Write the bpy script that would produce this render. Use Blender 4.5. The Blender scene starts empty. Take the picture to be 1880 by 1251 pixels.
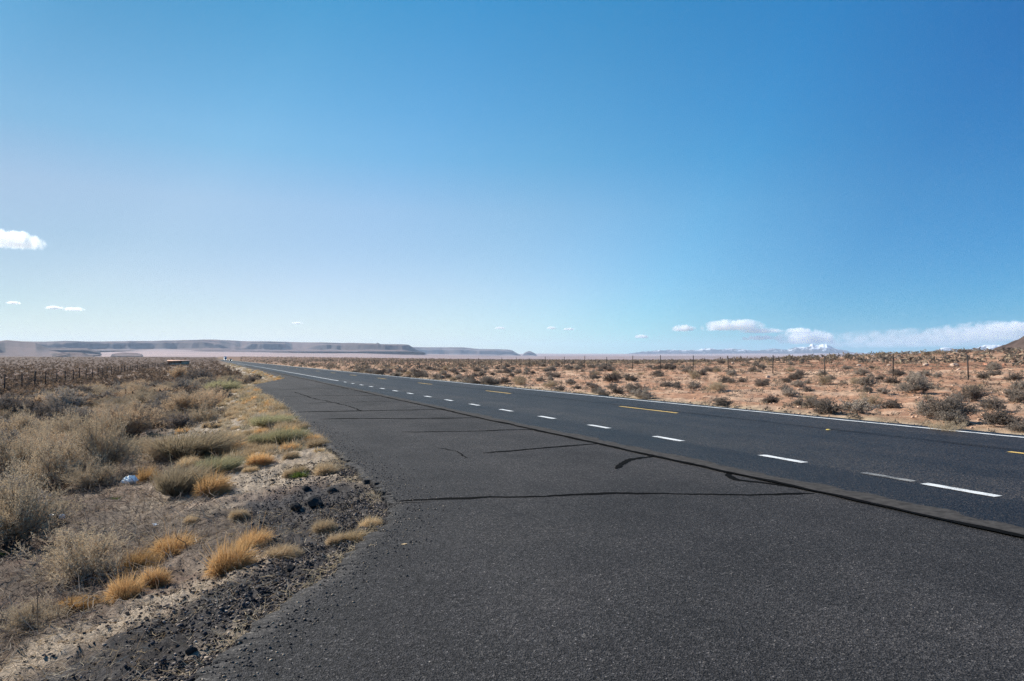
import bpy, math, random
import numpy as np
from mathutils import Vector

rng = np.random.default_rng(11)
random.seed(11)
scene = bpy.context.scene
COL = scene.collection

# ------------------------------------------------------------------ camera
F, CX, CY = 1253.3, 940.0, 625.5          # focal length and centre in photo pixels
YAW = math.atan(550.0 / F)                # to the right of the road's direction (+Y)
PITCH = math.atan((659.0 - CY) / F)
EYE = np.array([0.0, 0.0, 1.6])
FWD = np.array([math.sin(YAW) * math.cos(PITCH), math.cos(YAW) * math.cos(PITCH), math.sin(PITCH)])
RGT = np.array([math.cos(YAW), -math.sin(YAW), 0.0])
UPV = np.cross(RGT, FWD)
SUN_AZ, SUN_EL = math.radians(-36.0), math.radians(33.0)     # clockwise from +Y

def ray(px, py):
    return FWD + RGT * ((px - CX) / F) + UPV * ((CY - py) / F)

def az_of(px):
    return YAW + math.atan((px - CX) / F)

def project(p):
    q = np.asarray(p) - EYE
    w = q @ FWD
    return CX + F * (q @ RGT) / w, CY - F * (q @ UPV) / w, w

def flat(px, py, z=0.0):
    r = ray(px, py)
    t = (z - EYE[2]) / r[2]
    return EYE + r * t

# ------------------------------------------------------------------ noise
def _hash(i, j, seed):
    n = (i.astype(np.int64) * 374761393 + j.astype(np.int64) * 668265263 + seed * 1442695041) & 0x7fffffff
    n = ((n ^ (n >> 13)) * 1274126177) & 0x7fffffff
    return ((n ^ (n >> 16)) & 0xffff) / 65535.0

def vnoise(x, y, seed=0):
    x = np.asarray(x, float); y = np.asarray(y, float)
    i = np.floor(x); j = np.floor(y)
    u = x - i; v = y - j
    u = u * u * (3 - 2 * u); v = v * v * (3 - 2 * v)
    a = _hash(i, j, seed); b = _hash(i + 1, j, seed)
    c = _hash(i, j + 1, seed); d = _hash(i + 1, j + 1, seed)
    return (a + (b - a) * u) * (1 - v) + (c + (d - c) * u) * v

def fbm(x, y, octv=4, seed=0):
    s = 0.0; a = 0.5; t = 0.0
    x = np.asarray(x, float); y = np.asarray(y, float)
    for k in range(octv):
        s = s + a * vnoise(x, y, seed + k * 17); t += a
        x = x * 2.03 + 13.1; y = y * 2.03 + 7.7; a *= 0.5
    return s / t

def sstep(a, b, x):
    t = np.clip((np.asarray(x, float) - a) / (b - a), 0, 1)
    return t * t * (3 - 2 * t)

# ------------------------------------------------------------------ pavement outline and terrain height
EDGE_PX = [(330, 1251), (440, 1165), (530, 1105), (585, 1063), (640, 1020), (675, 990), (700, 960), (717, 930),
           (705, 912), (680, 882), (640, 850), (610, 825), (590, 807), (570, 790), (555, 778), (530, 751), (508, 734), (475, 715),
           (465, 707), (490, 702), (523, 695)]
_e = [flat(*p)[:2] for p in EDGE_PX]
EY = [-60.0, -6.0] + [p[1] for p in _e] + [_e[-1][1] + 6, _e[-1][1] + 40, 3000.0]
EX = [-2.2, -1.6] + [p[0] for p in _e] + [5.5, 5.8, 5.8]
EY = np.array(EY); EX = np.array(EX)
_o = np.argsort(EY, kind='stable'); EY = EY[_o]; EX = EX[_o]
SEAM, DASHX, YELX, EDGEX, ROADR = 6.67, 8.33, 12.5, 15.03, 15.5

def edge_x(Y):
    return np.interp(Y, EY, EX)

AZ_PX = np.array([az_of(p) for p in (-900, 0, 300, 650, 900, 1200, 1900, 2600)])
def far_height(X, Y):
    r = np.hypot(X, Y); az = np.arctan2(X, Y)
    terrace = np.interp(az, AZ_PX, [7, 7, 7, 4, 0, -2, 0, 0]) * sstep(350, 1750, r)
    z12 = np.interp(az, AZ_PX, [80, 80, 175, 130, 52, 52, 52, 52])
    drop = sstep(1900, 2900, r)
    rise = np.interp(r, [0, 3500, 6500, 12000, 18000, 25000, 40000], [0, 0, .35, 1, 1.0, 1.0, 1.0])
    extra = np.interp(az, AZ_PX, [0, 0, 0, 0, 120, 115, 115, 115]) * sstep(15000, 24000, r)
    z = terrace * (1 - drop) - 28 * drop * (1 - rise) + z12 * rise + extra
    return z + (fbm(X / 900, Y / 900, 4, 5) - .5) * 26 * sstep(2500, 9000, r)

def height(X, Y):
    X = np.asarray(X, float); Y = np.asarray(Y, float)
    d = edge_x(Y) - X
    # a left-hand verge falling to the plain
    zl = np.interp(d, [0, .06, .5, 1.5, 3, 6, 10, 16, 40], [-.05, -.06, -.10, -.22, -.42, -.75, -1.0, -1.12, -1.2])
    nl = (fbm(X * 1.1, Y * 1.1, 4, 1) - .5) * .22 * sstep(.1, 2.2, d) + (fbm(X * 5, Y * 5, 3, 2) - .5) * .12 * sstep(0.02, .4, d) \
        + (fbm(X * 21, Y * 21, 2, 3) - .5) * .055 * sstep(0.02, .15, d)
    e = X - ROADR
    zr = np.interp(e, [0, .08, 1.2, 4, 12, 24, 45, 90, 400], [-.05, -.06, -.16, -.12, .0, .27, .42, .42, .2])
    nr = (fbm(X * .35, Y * .35, 4, 8) - .5) * .34 * sstep(.3, 6, e) + (fbm(X * 1.7, Y * 1.7, 3, 9) - .5) * .13 * sstep(.1, 1, e) \
        + (fbm(X * 6, Y * 6, 2, 10) - .5) * .05 * sstep(.05, .5, e)
    hump = 2.6 * np.exp(-(((X - 125) / 52) ** 2 + ((Y - 58) / 46) ** 2))
    z = np.where(d > 0, zl + nl, np.where(e > 0, zr + nr + hump, -.16))
    road = (d <= 0) & (e <= 0) & (np.hypot(X, Y) < 1950)
    far = far_height(X, Y)
    return z + np.where(road, np.minimum(0, far) * 0, far)

def ground(px, py):
    r = ray(px, py)
    z = 0.0
    for k in range(40):
        t = (z - EYE[2]) / r[2]
        if t <= 0: t = 60.0
        p = EYE + r * t
        z = .5 * z + .5 * float(height(p[0], p[1]))
    p = EYE + r * ((z - EYE[2]) / r[2])
    return np.array([p[0], p[1], float(height(p[0], p[1]))])

# ------------------------------------------------------------------ mesh helpers
def mesh_np(name, V, Fq, mat, attrs=None, smooth=False):
    """V (n,3), Fq list of face-index arrays (m,k)"""
    me = bpy.data.meshes.new(name)
    V = np.ascontiguousarray(V, dtype=np.float32)
    if not isinstance(Fq, (list, tuple)): Fq = [Fq]
    Fq = [np.asarray(f, dtype=np.int32) for f in Fq if len(f)]
    loops = np.concatenate([f.ravel() for f in Fq])
    tot = np.concatenate([np.full(len(f), f.shape[1], np.int32) for f in Fq])
    start = np.concatenate([[0], np.cumsum(tot)[:-1]]).astype(np.int32)
    me.vertices.add(len(V)); me.vertices.foreach_set('co', V.ravel())
    me.loops.add(len(loops)); me.loops.foreach_set('vertex_index', loops)
    me.polygons.add(len(tot)); me.polygons.foreach_set('loop_start', start)
    me.polygons.foreach_set('loop_total', tot)
    if smooth: me.polygons.foreach_set('use_smooth', np.ones(len(tot), bool))
    for k, a in (attrs or {}).items():
        a = np.asarray(a, np.float32)
        if a.ndim == 1:
            at = me.attributes.new(k, 'FLOAT', 'POINT'); at.data.foreach_set('value', a)
        else:
            at = me.attributes.new(k, 'FLOAT_COLOR', 'POINT')
            if a.shape[1] == 3: a = np.concatenate([a, np.ones((len(a), 1), np.float32)], 1)
            at.data.foreach_set('color', np.ascontiguousarray(a).ravel())
    me.update(calc_edges=True); me.validate()
    if mat: me.materials.append(mat)
    return me

def add(name, me, label=None, cat=None, group=None, kind=None, parent=None, loc=None, rot=None, scale=None):
    o = bpy.data.objects.new(name, me); COL.objects.link(o)
    if label: o['label'] = label
    if cat: o['category'] = cat
    if group: o['group'] = group
    if kind: o['kind'] = kind
    if parent is not None: o.parent = parent
    if loc is not None: o.location = [float(c) for c in loc]
    if rot is not None: o.rotation_euler = rot
    if scale is not None: o.scale = scale
    return o

def grid_faces(nr, nc):
    i = np.arange((nr - 1) * (nc - 1)); r = i // (nc - 1); c = i % (nc - 1)
    a = r * nc + c
    return np.stack([a, a + 1, a + nc + 1, a + nc], 1)

class Bits:
    """collects boxes, tubes and lathes into one mesh"""
    def __init__(s): s.V = []; s.Q = []; s.T = []; s.n = 0
    def put(s, V, quads=None, tris=None):
        V = np.asarray(V, float)
        if quads is not None and len(quads): s.Q.append(np.asarray(quads) + s.n)
        if tris is not None and len(tris): s.T.append(np.asarray(tris) + s.n)
        s.V.append(V); s.n += len(V)
    def box(s, lo, hi):
        x0, y0, z0 = lo; x1, y1, z1 = hi
        s.put([(x0, y0, z0), (x1, y0, z0), (x1, y1, z0), (x0, y1, z0), (x0, y0, z1), (x1, y0, z1), (x1, y1, z1), (x0, y1, z1)],
              [(0, 3, 2, 1), (4, 5, 6, 7), (0, 1, 5, 4), (1, 2, 6, 5), (2, 3, 7, 6), (3, 0, 4, 7)])
    def tube(s, pts, rad, n=6):
        P = np.asarray(pts, float); R = np.broadcast_to(np.asarray(rad, float), (len(P),))
        T = np.gradient(P, axis=0); T /= np.linalg.norm(T, axis=1)[:, None] + 1e-9
        ref = np.array([0, 0, 1.0]) if abs(T[0][2]) < .9 else np.array([1.0, 0, 0])
        A = np.cross(T, ref); A /= np.linalg.norm(A, axis=1)[:, None]; B = np.cross(T, A)
        ang = np.arange(n) * 2 * math.pi / n
        V = P[:, None] + R[:, None, None] * (A[:, None] * np.cos(ang)[None, :, None] + B[:, None] * np.sin(ang)[None, :, None])
        k = len(P); q = []
        for i in range(k - 1):
            for j in range(n):
                q.append((i * n + j, i * n + (j + 1) % n, (i + 1) * n + (j + 1) % n, (i + 1) * n + j))
        V = np.concatenate([V.reshape(-1, 3), P[:1], P[-1:]])
        t = [(k * n, (j + 1) % n, j) for j in range(n)] + [(k * n + 1, (k - 1) * n + j, (k - 1) * n + (j + 1) % n) for j in range(n)]
        s.put(V, q, t)
    def me(s, name, mat, smooth=False):
        return mesh_np(name, np.concatenate(s.V), [np.concatenate(x) for x in (s.Q, s.T) if x], mat, smooth=smooth)

# ------------------------------------------------------------------ materials
def new_mat(name):
    m = bpy.data.materials.new(name); m.use_nodes = True
    nt = m.node_tree; nt.nodes.clear()
    out = nt.nodes.new('ShaderNodeOutputMaterial')
    return m, nt, out

def N(nt, typ, **kw):
    n = nt.nodes.new('ShaderNode' + typ)
    for k, v in kw.items():
        if k in n.bl_rna.properties.keys(): setattr(n, k, v)
        else: n.inputs[k.replace('_', ' ')].default_value = v
    return n

def L(nt, a, b): nt.links.new(a, b)

def ramp(nt, stops, src=None, interp='LINEAR'):
    n = nt.nodes.new('ShaderNodeValToRGB'); cr = n.color_ramp; cr.interpolation = interp
    while len(cr.elements) < len(stops): cr.elements.new(.5)
    for e, (p, c) in zip(cr.elements, stops):
        e.position = p; e.color = (*c, 1) if len(c) == 3 else c
    if src is not None: L(nt, src, n.inputs['Fac'])
    return n

def mixc(nt, fac, a, b, mode='MIX'):
    n = nt.nodes.new('ShaderNodeMix'); n.data_type = 'RGBA'; n.blend_type = mode
    for s, v in ((n.inputs[0], fac), (n.inputs[6], a), (n.inputs[7], b)):
        if isinstance(v, bpy.types.NodeSocket): L(nt, v, s)
        elif isinstance(v, (int, float)): s.default_value = v
        else: s.default_value = (*v, 1)
    return n.outputs[2]

def math_n(nt, op, a, b=None, clamp=False):
    n = nt.nodes.new('ShaderNodeMath'); n.operation = op; n.use_clamp = clamp
    for s, v in zip(n.inputs, (a, b)):
        if v is None: continue
        if isinstance(v, bpy.types.NodeSocket): L(nt, v, s)
        else: s.default_value = v
    return n.outputs[0]

def noise_n(nt, vec, scale, detail=4, rough=.6):
    n = N(nt, 'TexNoise'); n.inputs['Scale'].default_value = scale; n.inputs['Detail'].default_value = detail
    n.inputs['Roughness'].default_value = rough
    L(nt, vec, n.inputs['Vector']); return n

def simple_mat(name, col, rough=.7, metal=0.0, var=.25, scale=30.0, spec=.3):
    m, nt, out = new_mat(name)
    tc = N(nt, 'TexCoord'); ns = noise_n(nt, tc.outputs['Object'], scale, 5)
    c = ramp(nt, [(.25, [x * (1 - var) for x in col]), (.75, [min(1, x * (1 + var)) for x in col])], ns.outputs['Fac'])
    b = N(nt, 'BsdfPrincipled'); b.inputs['Roughness'].default_value = rough; b.inputs['Metallic'].default_value = metal
    b.inputs['Specular IOR Level'].default_value = spec
    L(nt, c.outputs[0], b.inputs['Base Color']); L(nt, b.outputs[0], out.inputs[0])
    return m

def veg_mat(name, cols, tipcol=None, tipw=.6, trans=.35, objvar=.25):
    """tone attribute picks a colour; tips can have a colour of their own (seed heads)"""
    m, nt, out = new_mat(name)
    at = N(nt, 'Attribute', attribute_name='tone'); tp = N(nt, 'Attribute', attribute_name='tip')
    st = [(i / max(1, len(cols) - 1), c) for i, c in enumerate(cols)]
    c = ramp(nt, st, at.outputs['Fac']).outputs[0]
    if tipcol:
        f = math_n(nt, 'POWER', tp.outputs['Fac'], 2.0); f = math_n(nt, 'MULTIPLY', f, tipw)
        c = mixc(nt, f, c, tipcol)
    oi = N(nt, 'ObjectInfo')
    v = math_n(nt, 'MULTIPLY_ADD', oi.outputs['Random'], objvar * 2); v.node.inputs[2].default_value = 1 - objvar
    hs = N(nt, 'HueSaturation'); L(nt, v, hs.inputs['Value']); L(nt, c, hs.inputs['Color'])
    d = N(nt, 'BsdfDiffuse'); t = N(nt, 'BsdfTranslucent'); mx = N(nt, 'MixShader'); mx.inputs[0].default_value = trans
    L(nt, hs.outputs[0], d.inputs[0]); L(nt, hs.outputs[0], t.inputs[0])
    L(nt, d.outputs[0], mx.inputs[1]); L(nt, t.outputs[0], mx.inputs[2]); L(nt, mx.outputs[0], out.inputs[0])
    return m

# ---- ground: soil colours per place in a colour attribute, fine grain in the shader
def ground_mat():
    m, nt, out = new_mat('desert_soil')
    tc = N(nt, 'TexCoord'); P = tc.outputs['Object']
    at = N(nt, 'Attribute', attribute_name='soil')
    n1 = noise_n(nt, P, 38, 6, .7); n2 = noise_n(nt, P, 2.2, 6, .65); n3 = noise_n(nt, P, .02, 8, .7)
    g1 = ramp(nt, [(.3, (.5, .5, .5)), (.7, (1.5, 1.5, 1.5))], n1.outputs['Fac'])
    g2 = ramp(nt, [(.3, (.7, .68, .66)), (.7, (1.28, 1.3, 1.32))], n2.outputs['Fac'])
    g3 = ramp(nt, [(.3, (.78, .76, .75)), (.7, (1.2, 1.22, 1.25))], n3.outputs['Fac'])
    c = mixc(nt, 1, at.outputs['Color'], g1.outputs[0], 'MULTIPLY')
    c = mixc(nt, 1, c, g2.outputs[0], 'MULTIPLY'); c = mixc(nt, 1, c, g3.outputs[0], 'MULTIPLY')
    bp = N(nt, 'Bump'); bp.inputs['Strength'].default_value = .9; bp.inputs['Distance'].default_value = .02
    n4 = noise_n(nt, P, 110, 4, .7); h = math_n(nt, 'ADD', n1.outputs['Fac'], math_n(nt, 'MULTIPLY', n4.outputs['Fac'], .5)); L(nt, h, bp.inputs['Height'])
    b = N(nt, 'BsdfPrincipled'); b.inputs['Roughness'].default_value = .95; b.inputs['Specular IOR Level'].default_value = .1
    L(nt, c, b.inputs['Base Color']); L(nt, bp.outputs[0], b.inputs['Normal']); L(nt, b.outputs[0], out.inputs[0])
    return m

def asphalt_mat(name, base, coarse, spots, bands=False, spec=.14):
    m, nt, out = new_mat(name)
    tc = N(nt, 'TexCoord'); P = tc.outputs['Object']
    v1 = N(nt, 'TexVoronoi'); v1.inputs['Scale'].default_value = 105; L(nt, P, v1.inputs['Vector'])
    v2 = N(nt, 'TexVoronoi'); v2.inputs['Scale'].default_value = 46; L(nt, P, v2.inputs['Vector'])
    nf = noise_n(nt, P, 70, 3, .7); nb = noise_n(nt, P, .55, 6, .65); nl = noise_n(nt, P, .06, 3, .5)
    sep = N(nt, 'SeparateColor'); L(nt, v1.outputs['Color'], sep.inputs[0])
    grain = ramp(nt, [(0, (.3, .3, .3)), (.5, (.8, .8, .81)), (.84, (1.3, 1.3, 1.3)), (.95, (1.6, 1.6, 1.58)), (.988, (2.3, 2.28, 2.2)), (1, (4.2, 4.1, 4))], sep.outputs[0])
    sep2 = N(nt, 'SeparateColor'); L(nt, v2.outputs['Color'], sep2.inputs[0])
    grain2 = ramp(nt, [(0, (.3, .3, .3)), (.85, (1.25, 1.25, 1.25)), (.97, (1.5, 1.48, 1.4)), (1, (2.6, 2.5, 2.3))], sep2.outputs[1])
    patch = ramp(nt, [(.28, (.68, .68, .69)), (.5, (1, 1, 1)), (.72, (1.32, 1.29, 1.26))], nb.outputs['Fac'])
    patch2 = ramp(nt, [(.3, (.76, .76, .77)), (.7, (1.22, 1.2, 1.18))], nl.outputs['Fac'])
    c = mixc(nt, 1, base, grain.outputs[0], 'MULTIPLY'); c = mixc(nt, coarse, c, mixc(nt, 1, c, grain2.outputs[0], 'MULTIPLY'))
    c = mixc(nt, 1, c, patch.outputs[0], 'MULTIPLY'); c = mixc(nt, 1, c, patch2.outputs[0], 'MULTIPLY')
    if bands:
        sx = N(nt, 'SeparateXYZ'); L(nt, P, sx.inputs[0])
        # stretched streaks along the road, wear bands across it, lanes lightened as painted sheen
        mp = N(nt, 'Mapping'); mp.inputs['Scale'].default_value = (1.6, .035, 1); L(nt, P, mp.inputs['Vector'])
        ns = noise_n(nt, mp.outputs[0], 1.0, 5, .6)
        xw = math_n(nt, 'MULTIPLY_ADD', ns.outputs['Fac'], .7); xw.node.inputs[2].default_value = -.35
        xx = math_n(nt, 'ADD', sx.outputs[0], xw)
        xn = math_n(nt, 'DIVIDE', math_n(nt, 'SUBTRACT', xx, 6.6), 9.0)
        def p(x): return (x - 6.6) / 9.0
        w = ramp(nt, [(p(6.6), (.8, .8, .8)), (p(8.0), (.78, .78, .8)), (p(8.6), (1.3, 1.32, 1.33)), (p(9.4), (1.4, 1.42, 1.43)), (p(10.0), (.98, 1, 1.02)),
                      (p(10.7), (1.2, 1.22, 1.25)), (p(11.5), (1.0, 1.02, 1.05)), (p(12.2), (1.15, 1.17, 1.2)), (p(12.7), (.86, .86, .87)), (p(13.1), (1.1, 1.12, 1.15)), (p(14.6), (1.22, 1.24, 1.26)), (p(15.3), (.8, .8, .8))], xn)
        c = mixc(nt, 1, c, w.outputs[0], 'MULTIPLY')
        s2 = ramp(nt, [(.3, (.85, .85, .85)), (.7, (1.15, 1.15, 1.15))], ns.outputs['Fac'])
        c = mixc(nt, 1, c, s2.outputs[0], 'MULTIPLY')
    if not bands:
        mp = N(nt, 'Mapping'); mp.inputs['Scale'].default_value = (.8, .11, 1); mp.inputs['Rotation'].default_value = (0, 0, -.12); L(nt, P, mp.inputs['Vector'])
        ns = noise_n(nt, mp.outputs[0], 1.0, 3, .5)
        s2 = ramp(nt, [(.34, (.86, .86, .86)), (.66, (1.14, 1.13, 1.12))], ns.outputs['Fac'])
        c = mixc(nt, 1, c, s2.outputs[0], 'MULTIPLY')
    bp = N(nt, 'Bump'); bp.inputs['Strength'].default_value = .75; bp.inputs['Distance'].default_value = .008
    h = math_n(nt, 'ADD', v1.outputs['Distance'], math_n(nt, 'MULTIPLY', v2.outputs['Distance'], 1.2 * coarse))
    h = math_n(nt, 'ADD', h, math_n(nt, 'MULTIPLY', nf.outputs['Fac'], .6)); L(nt, h, bp.inputs['Height'])
    b = N(nt, 'BsdfPrincipled'); b.inputs['Roughness'].default_value = spots; b.inputs['Specular IOR Level'].default_value = spec
    L(nt, c, b.inputs['Base Color']); L(nt, bp.outputs[0], b.inputs['Normal']); L(nt, b.outputs[0], out.inputs[0])
    return m

def paint_mat(name, col, wear):
    """road paint worn through to the asphalt in specks"""
    m, nt, out = new_mat(name)
    tc = N(nt, 'TexCoord'); P = tc.outputs['Object']
    n1 = noise_n(nt, P, 60, 6, .75); n2 = noise_n(nt, P, 3, 4, .6)
    s = math_n(nt, 'ADD', n1.outputs['Fac'], math_n(nt, 'MULTIPLY', n2.outputs['Fac'], .6))
    f = ramp(nt, [(wear - .05, (0, 0, 0)), (wear + .06, (1, 1, 1))], math_n(nt, 'DIVIDE', s, 1.6))
    c = mixc(nt, f.outputs[0], (.07, .07, .07), col)
    b = N(nt, 'BsdfPrincipled'); b.inputs['Roughness'].default_value = .7; b.inputs['Specular IOR Level'].default_value = .25
    bp = N(nt, 'Bump'); bp.inputs['Strength'].default_value = .5; bp.inputs['Distance'].default_value = .004
    L(nt, n1.outputs['Fac'], bp.inputs['Height']); L(nt, bp.outputs[0], b.inputs['Normal'])
    L(nt, c, b.inputs['Base Color']); L(nt, b.outputs[0], out.inputs[0])
    return m

def rock_mat(name, lo, hi, scale=6.0, bump=.5, bdist=.05, strata=0.0, apron=None):
    m, nt, out = new_mat(name)
    tc = N(nt, 'TexCoord'); P = tc.outputs['Object']
    n1 = noise_n(nt, P, scale, 8, .7)
    v = n1.outputs['Fac']
    if strata:
        mp = N(nt, 'Mapping'); mp.inputs['Scale'].default_value = (.0006, .0006, strata); L(nt, P, mp.inputs['Vector'])
        n2 = noise_n(nt, mp.outputs[0], 1.0, 5, .6)
        v = math_n(nt, 'MULTIPLY', math_n(nt, 'ADD', v, n2.outputs['Fac']), .5)
    c = ramp(nt, [(.35, lo), (.65, hi)], v)
    if apron:        # pale wash gathers on the gentle slopes, bare rock stays on the steep ones
        ge = N(nt, 'NewGeometry'); sz = N(nt, 'SeparateXYZ'); L(nt, ge.outputs['Normal'], sz.inputs[0])
        fr = ramp(nt, [(.93, (0, 0, 0)), (.992, (1, 1, 1))], sz.outputs[2])
        cc = N(nt, 'Mix'); cc.data_type = 'RGBA'; L(nt, fr.outputs[0], cc.inputs[0]); L(nt, c.outputs[0], cc.inputs[6]); cc.inputs[7].default_value = (*apron, 1)
        c = cc
    bp = N(nt, 'Bump'); bp.inputs['Strength'].default_value = bump; bp.inputs['Distance'].default_value = bdist
    L(nt, n1.outputs['Fac'], bp.inputs['Height'])
    b = N(nt, 'BsdfPrincipled'); b.inputs['Roughness'].default_value = .95; b.inputs['Specular IOR Level'].default_value = .1
    L(nt, c.outputs[2 if apron else 0], b.inputs['Base Color']); L(nt, bp.outputs[0], b.inputs['Normal']); L(nt, b.outputs[0], out.inputs[0])
    return m

def attr_mat(name, attr='soil', rough=.9, trans=0.0):
    m, nt, out = new_mat(name)
    at = N(nt, 'Attribute', attribute_name=attr)
    d = N(nt, 'BsdfDiffuse'); L(nt, at.outputs['Color'], d.inputs[0])
    if trans:
        t = N(nt, 'BsdfTranslucent'); L(nt, at.outputs['Color'], t.inputs[0])
        mx = N(nt, 'MixShader'); mx.inputs[0].default_value = trans
        L(nt, d.outputs[0], mx.inputs[1]); L(nt, t.outputs[0], mx.inputs[2]); L(nt, mx.outputs[0], out.inputs[0])
    else: L(nt, d.outputs[0], out.inputs[0])
    return m

M_ground = ground_mat()
M_pull = asphalt_mat('old_asphalt', (.0480, .0452, .0450), .5, .85)
M_road = asphalt_mat('road_asphalt', (.0425, .0335, .0262), 1.0, .5, True, .15)
M_white = paint_mat('white_road_paint', (.68, .68, .66), .43)
M_whiteold = paint_mat('worn_white_paint', (.3, .29, .27), .5)
M_yellow = paint_mat('yellow_road_paint', (.68, .44, .12), .42)
M_tar_shade = simple_mat('tar_and_crack_shade', (.0045, .0043, .0042), .95, 0, .5, 40, .03)
M_band = rock_mat('smooth_joint_asphalt', (.032, .029, .027), (.074, .067, .061), 9, .3, .004)
M_soilattr = attr_mat('tinted_bits')
M_strawattr = attr_mat('tinted_straw', trans=.3)

# ------------------------------------------------------------------ ground sheet
def soil_colour(X, Y):
    d = edge_x(Y) - X; e = X - ROADR; r = np.hypot(X, Y)
    nA = fbm(X * .9, Y * .9, 5, 21); nB = fbm(X * 3.2, Y * 3.2, 4, 22); nC = fbm(X * .25, Y * .25, 4, 23)
    sand = np.array([.36, .285, .21]); gravel = np.array([.062, .056, .054]); soil = np.array([.125, .085, .064])
    red = np.array([.21, .11, .072]); tan = np.array([.24, .19, .14]); grey = np.array([.105, .088, .074])
    def mix(a, b, w): return a * (1 - w[..., None]) + b * w[..., None]
    c = np.broadcast_to(soil, X.shape + (3,)).copy()
    c = mix(c, red, sstep(.5, .62, nC) * .8)
    c = mix(c, grey, sstep(.48, .62, nA) * .6)
    wob = (nA - .5) * 1.3 + (nB - .5) * .5
    dd = d + wob
    near = 1 - sstep(8.8, 10.5, Y + (nA - .5) * 2)
    # far part of the verge: pale litter and sand
    c = mix(c, np.array([.37, .30, .225]), (1 - sstep(2.0, 4.0, dd)) * (1 - near) * .9)
    # near part: gravel by the pavement, a sand band beyond it
    c = mix(c, np.array([.36, .28, .205]), sstep(5.5, 8, d) * (1 - sstep(17, 24, d)) * sstep(18, 26, Y) * sstep(.46, .56, nA) * .85)
    lo = np.interp(Y, [2, 5.2, 6.2, 7.2, 9], [1.15, 1.1, .75, 1.5, 1.7])
    gw = (1 - sstep(lo - .12, lo + .15, dd)) * near
    sw = sstep(lo - .1, lo + .2, dd) * (1 - sstep(lo + .55, lo + 1.1, dd)) * (1 - sstep(6.2, 7.6, Y)) * near
    c = mix(c, tan, near * (1 - sstep(3, 4.5, dd)) * .05)
    c = mix(c, gravel * (1 + (nB[..., None] - .5) * .9), gw); c = mix(c, sand, sw)
    c = mix(c, sand, (1 - sstep(.05, .3, d + (nB - .5) * .5)) * sstep(.35, .6, nA) * .65)
    # right-hand field
    rs = np.array([.38, .21, .128]); rp = np.array([.50, .335, .225]); rd = np.array([.25, .115, .066])
    cr = np.broadcast_to(rs, X.shape + (3,)).copy()
    cr = mix(cr, rp, sstep(.42, .62, nA) * .8); cr = mix(cr, rd, sstep(.5, .64, nC) * .75 * sstep(14, 30, e) + 0 * e)
    cr = mix(cr, np.array([.38, .33, .22]), (1 - sstep(.8, 3.2, e + wob)) * .75)
    c = np.where((e > -.5)[..., None], cr, c)
    # the scrub plain and the far pale plain
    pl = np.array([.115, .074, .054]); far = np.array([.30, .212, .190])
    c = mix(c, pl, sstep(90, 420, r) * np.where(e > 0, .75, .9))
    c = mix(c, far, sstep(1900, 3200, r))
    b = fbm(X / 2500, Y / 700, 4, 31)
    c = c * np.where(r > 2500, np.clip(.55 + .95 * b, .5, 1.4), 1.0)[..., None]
    return np.clip(c, 0, 1)

az_in = np.radians(np.arange(-24, 74, .1)); az_out = np.radians(np.arange(74, 336.1, 3.0))
AZ = np.concatenate([az_in, az_out, [az_in[0] + 2 * math.pi]])
R = np.concatenate([[0.05, .5], np.geomspace(1.0, 29000, 760)])
RR, AA = np.meshgrid(R, AZ, indexing='ij')
GX = RR * np.sin(AA); GY = RR * np.cos(AA); GZ = height(GX, GY)
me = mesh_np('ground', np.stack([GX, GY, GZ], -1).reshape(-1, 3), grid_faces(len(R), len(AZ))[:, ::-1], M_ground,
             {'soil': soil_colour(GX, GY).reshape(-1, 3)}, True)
ground_ob = add('ground', me, 'dry desert plain of sandy and reddish soil', None, None, 'structure')
del GX, GY, GZ, RR, AA

# ------------------------------------------------------------------ pavement
def strip(name, Ys, xl, xr, z, mat, skirt=0.0, parent=None, kind=None, label=None, cols=2):
    n = len(Ys)
    xs = [xl + (xr - xl) * k / (cols - 1) for k in range(cols)]
    V = [np.stack([x, Ys, np.full(n, z)], 1) for x in xs]
    q = []
    a = np.arange(n - 1)
    for k in range(cols - 1): q.append(np.stack([k * n + a, (k + 1) * n + a, (k + 1) * n + a + 1, k * n + a + 1], 1))
    if skirt:
        for side, src, top in ((0, xl, 0), (1, xr, (cols - 1) * n)):
            base = n * len(V)
            V.append(np.stack([src, Ys, np.full(n, z - skirt)], 1))
            s = np.stack([top + a, top + a + 1, base + a + 1, base + a], 1)
            q.append(s if side == 0 else s[:, ::-1])
    return add(name, mesh_np(name, np.concatenate(V), [np.concatenate(q)], mat), label, None, None, kind, parent)

Yp = np.concatenate([np.arange(-12, 2, .1), np.arange(2, 14, .012), np.arange(14, 62, .05), np.geomspace(62, 1900, 500)])
jag = (fbm(Yp * 2.3, Yp * 0 + 3, 4, 41) - .5) * .2 + (fbm(Yp * 11, Yp * 0 + 9, 3, 42) - .5) * .15 + (fbm(Yp * 45, Yp * 0 + 5, 2, 43) - .5) * .05
bite = sstep(.62, .70, fbm(Yp * 3.1, Yp * 0 + 1, 3, 44)) * .045
xl = edge_x(Yp) + jag + bite
pull = strip('pavement', Yp, xl, np.full(len(Yp), SEAM + .05), 0.0, M_pull, .12, kind='structure',
             label='dark old asphalt of the roadside pull-off', cols=32)
Yr = np.concatenate([np.arange(-12, 60, .08), np.geomspace(60, 1900, 500)])
xr = ROADR + (fbm(Yr * 1.5, Yr * 0, 4, 51) - .5) * .22
road = strip('road', Yr, SEAM + (fbm(Yr * 1, Yr * 0 + 2, 3, 52) - .5) * .03, xr, .008, M_road, .15, kind='structure',
             label='straight two-lane asphalt highway', cols=24)
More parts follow.
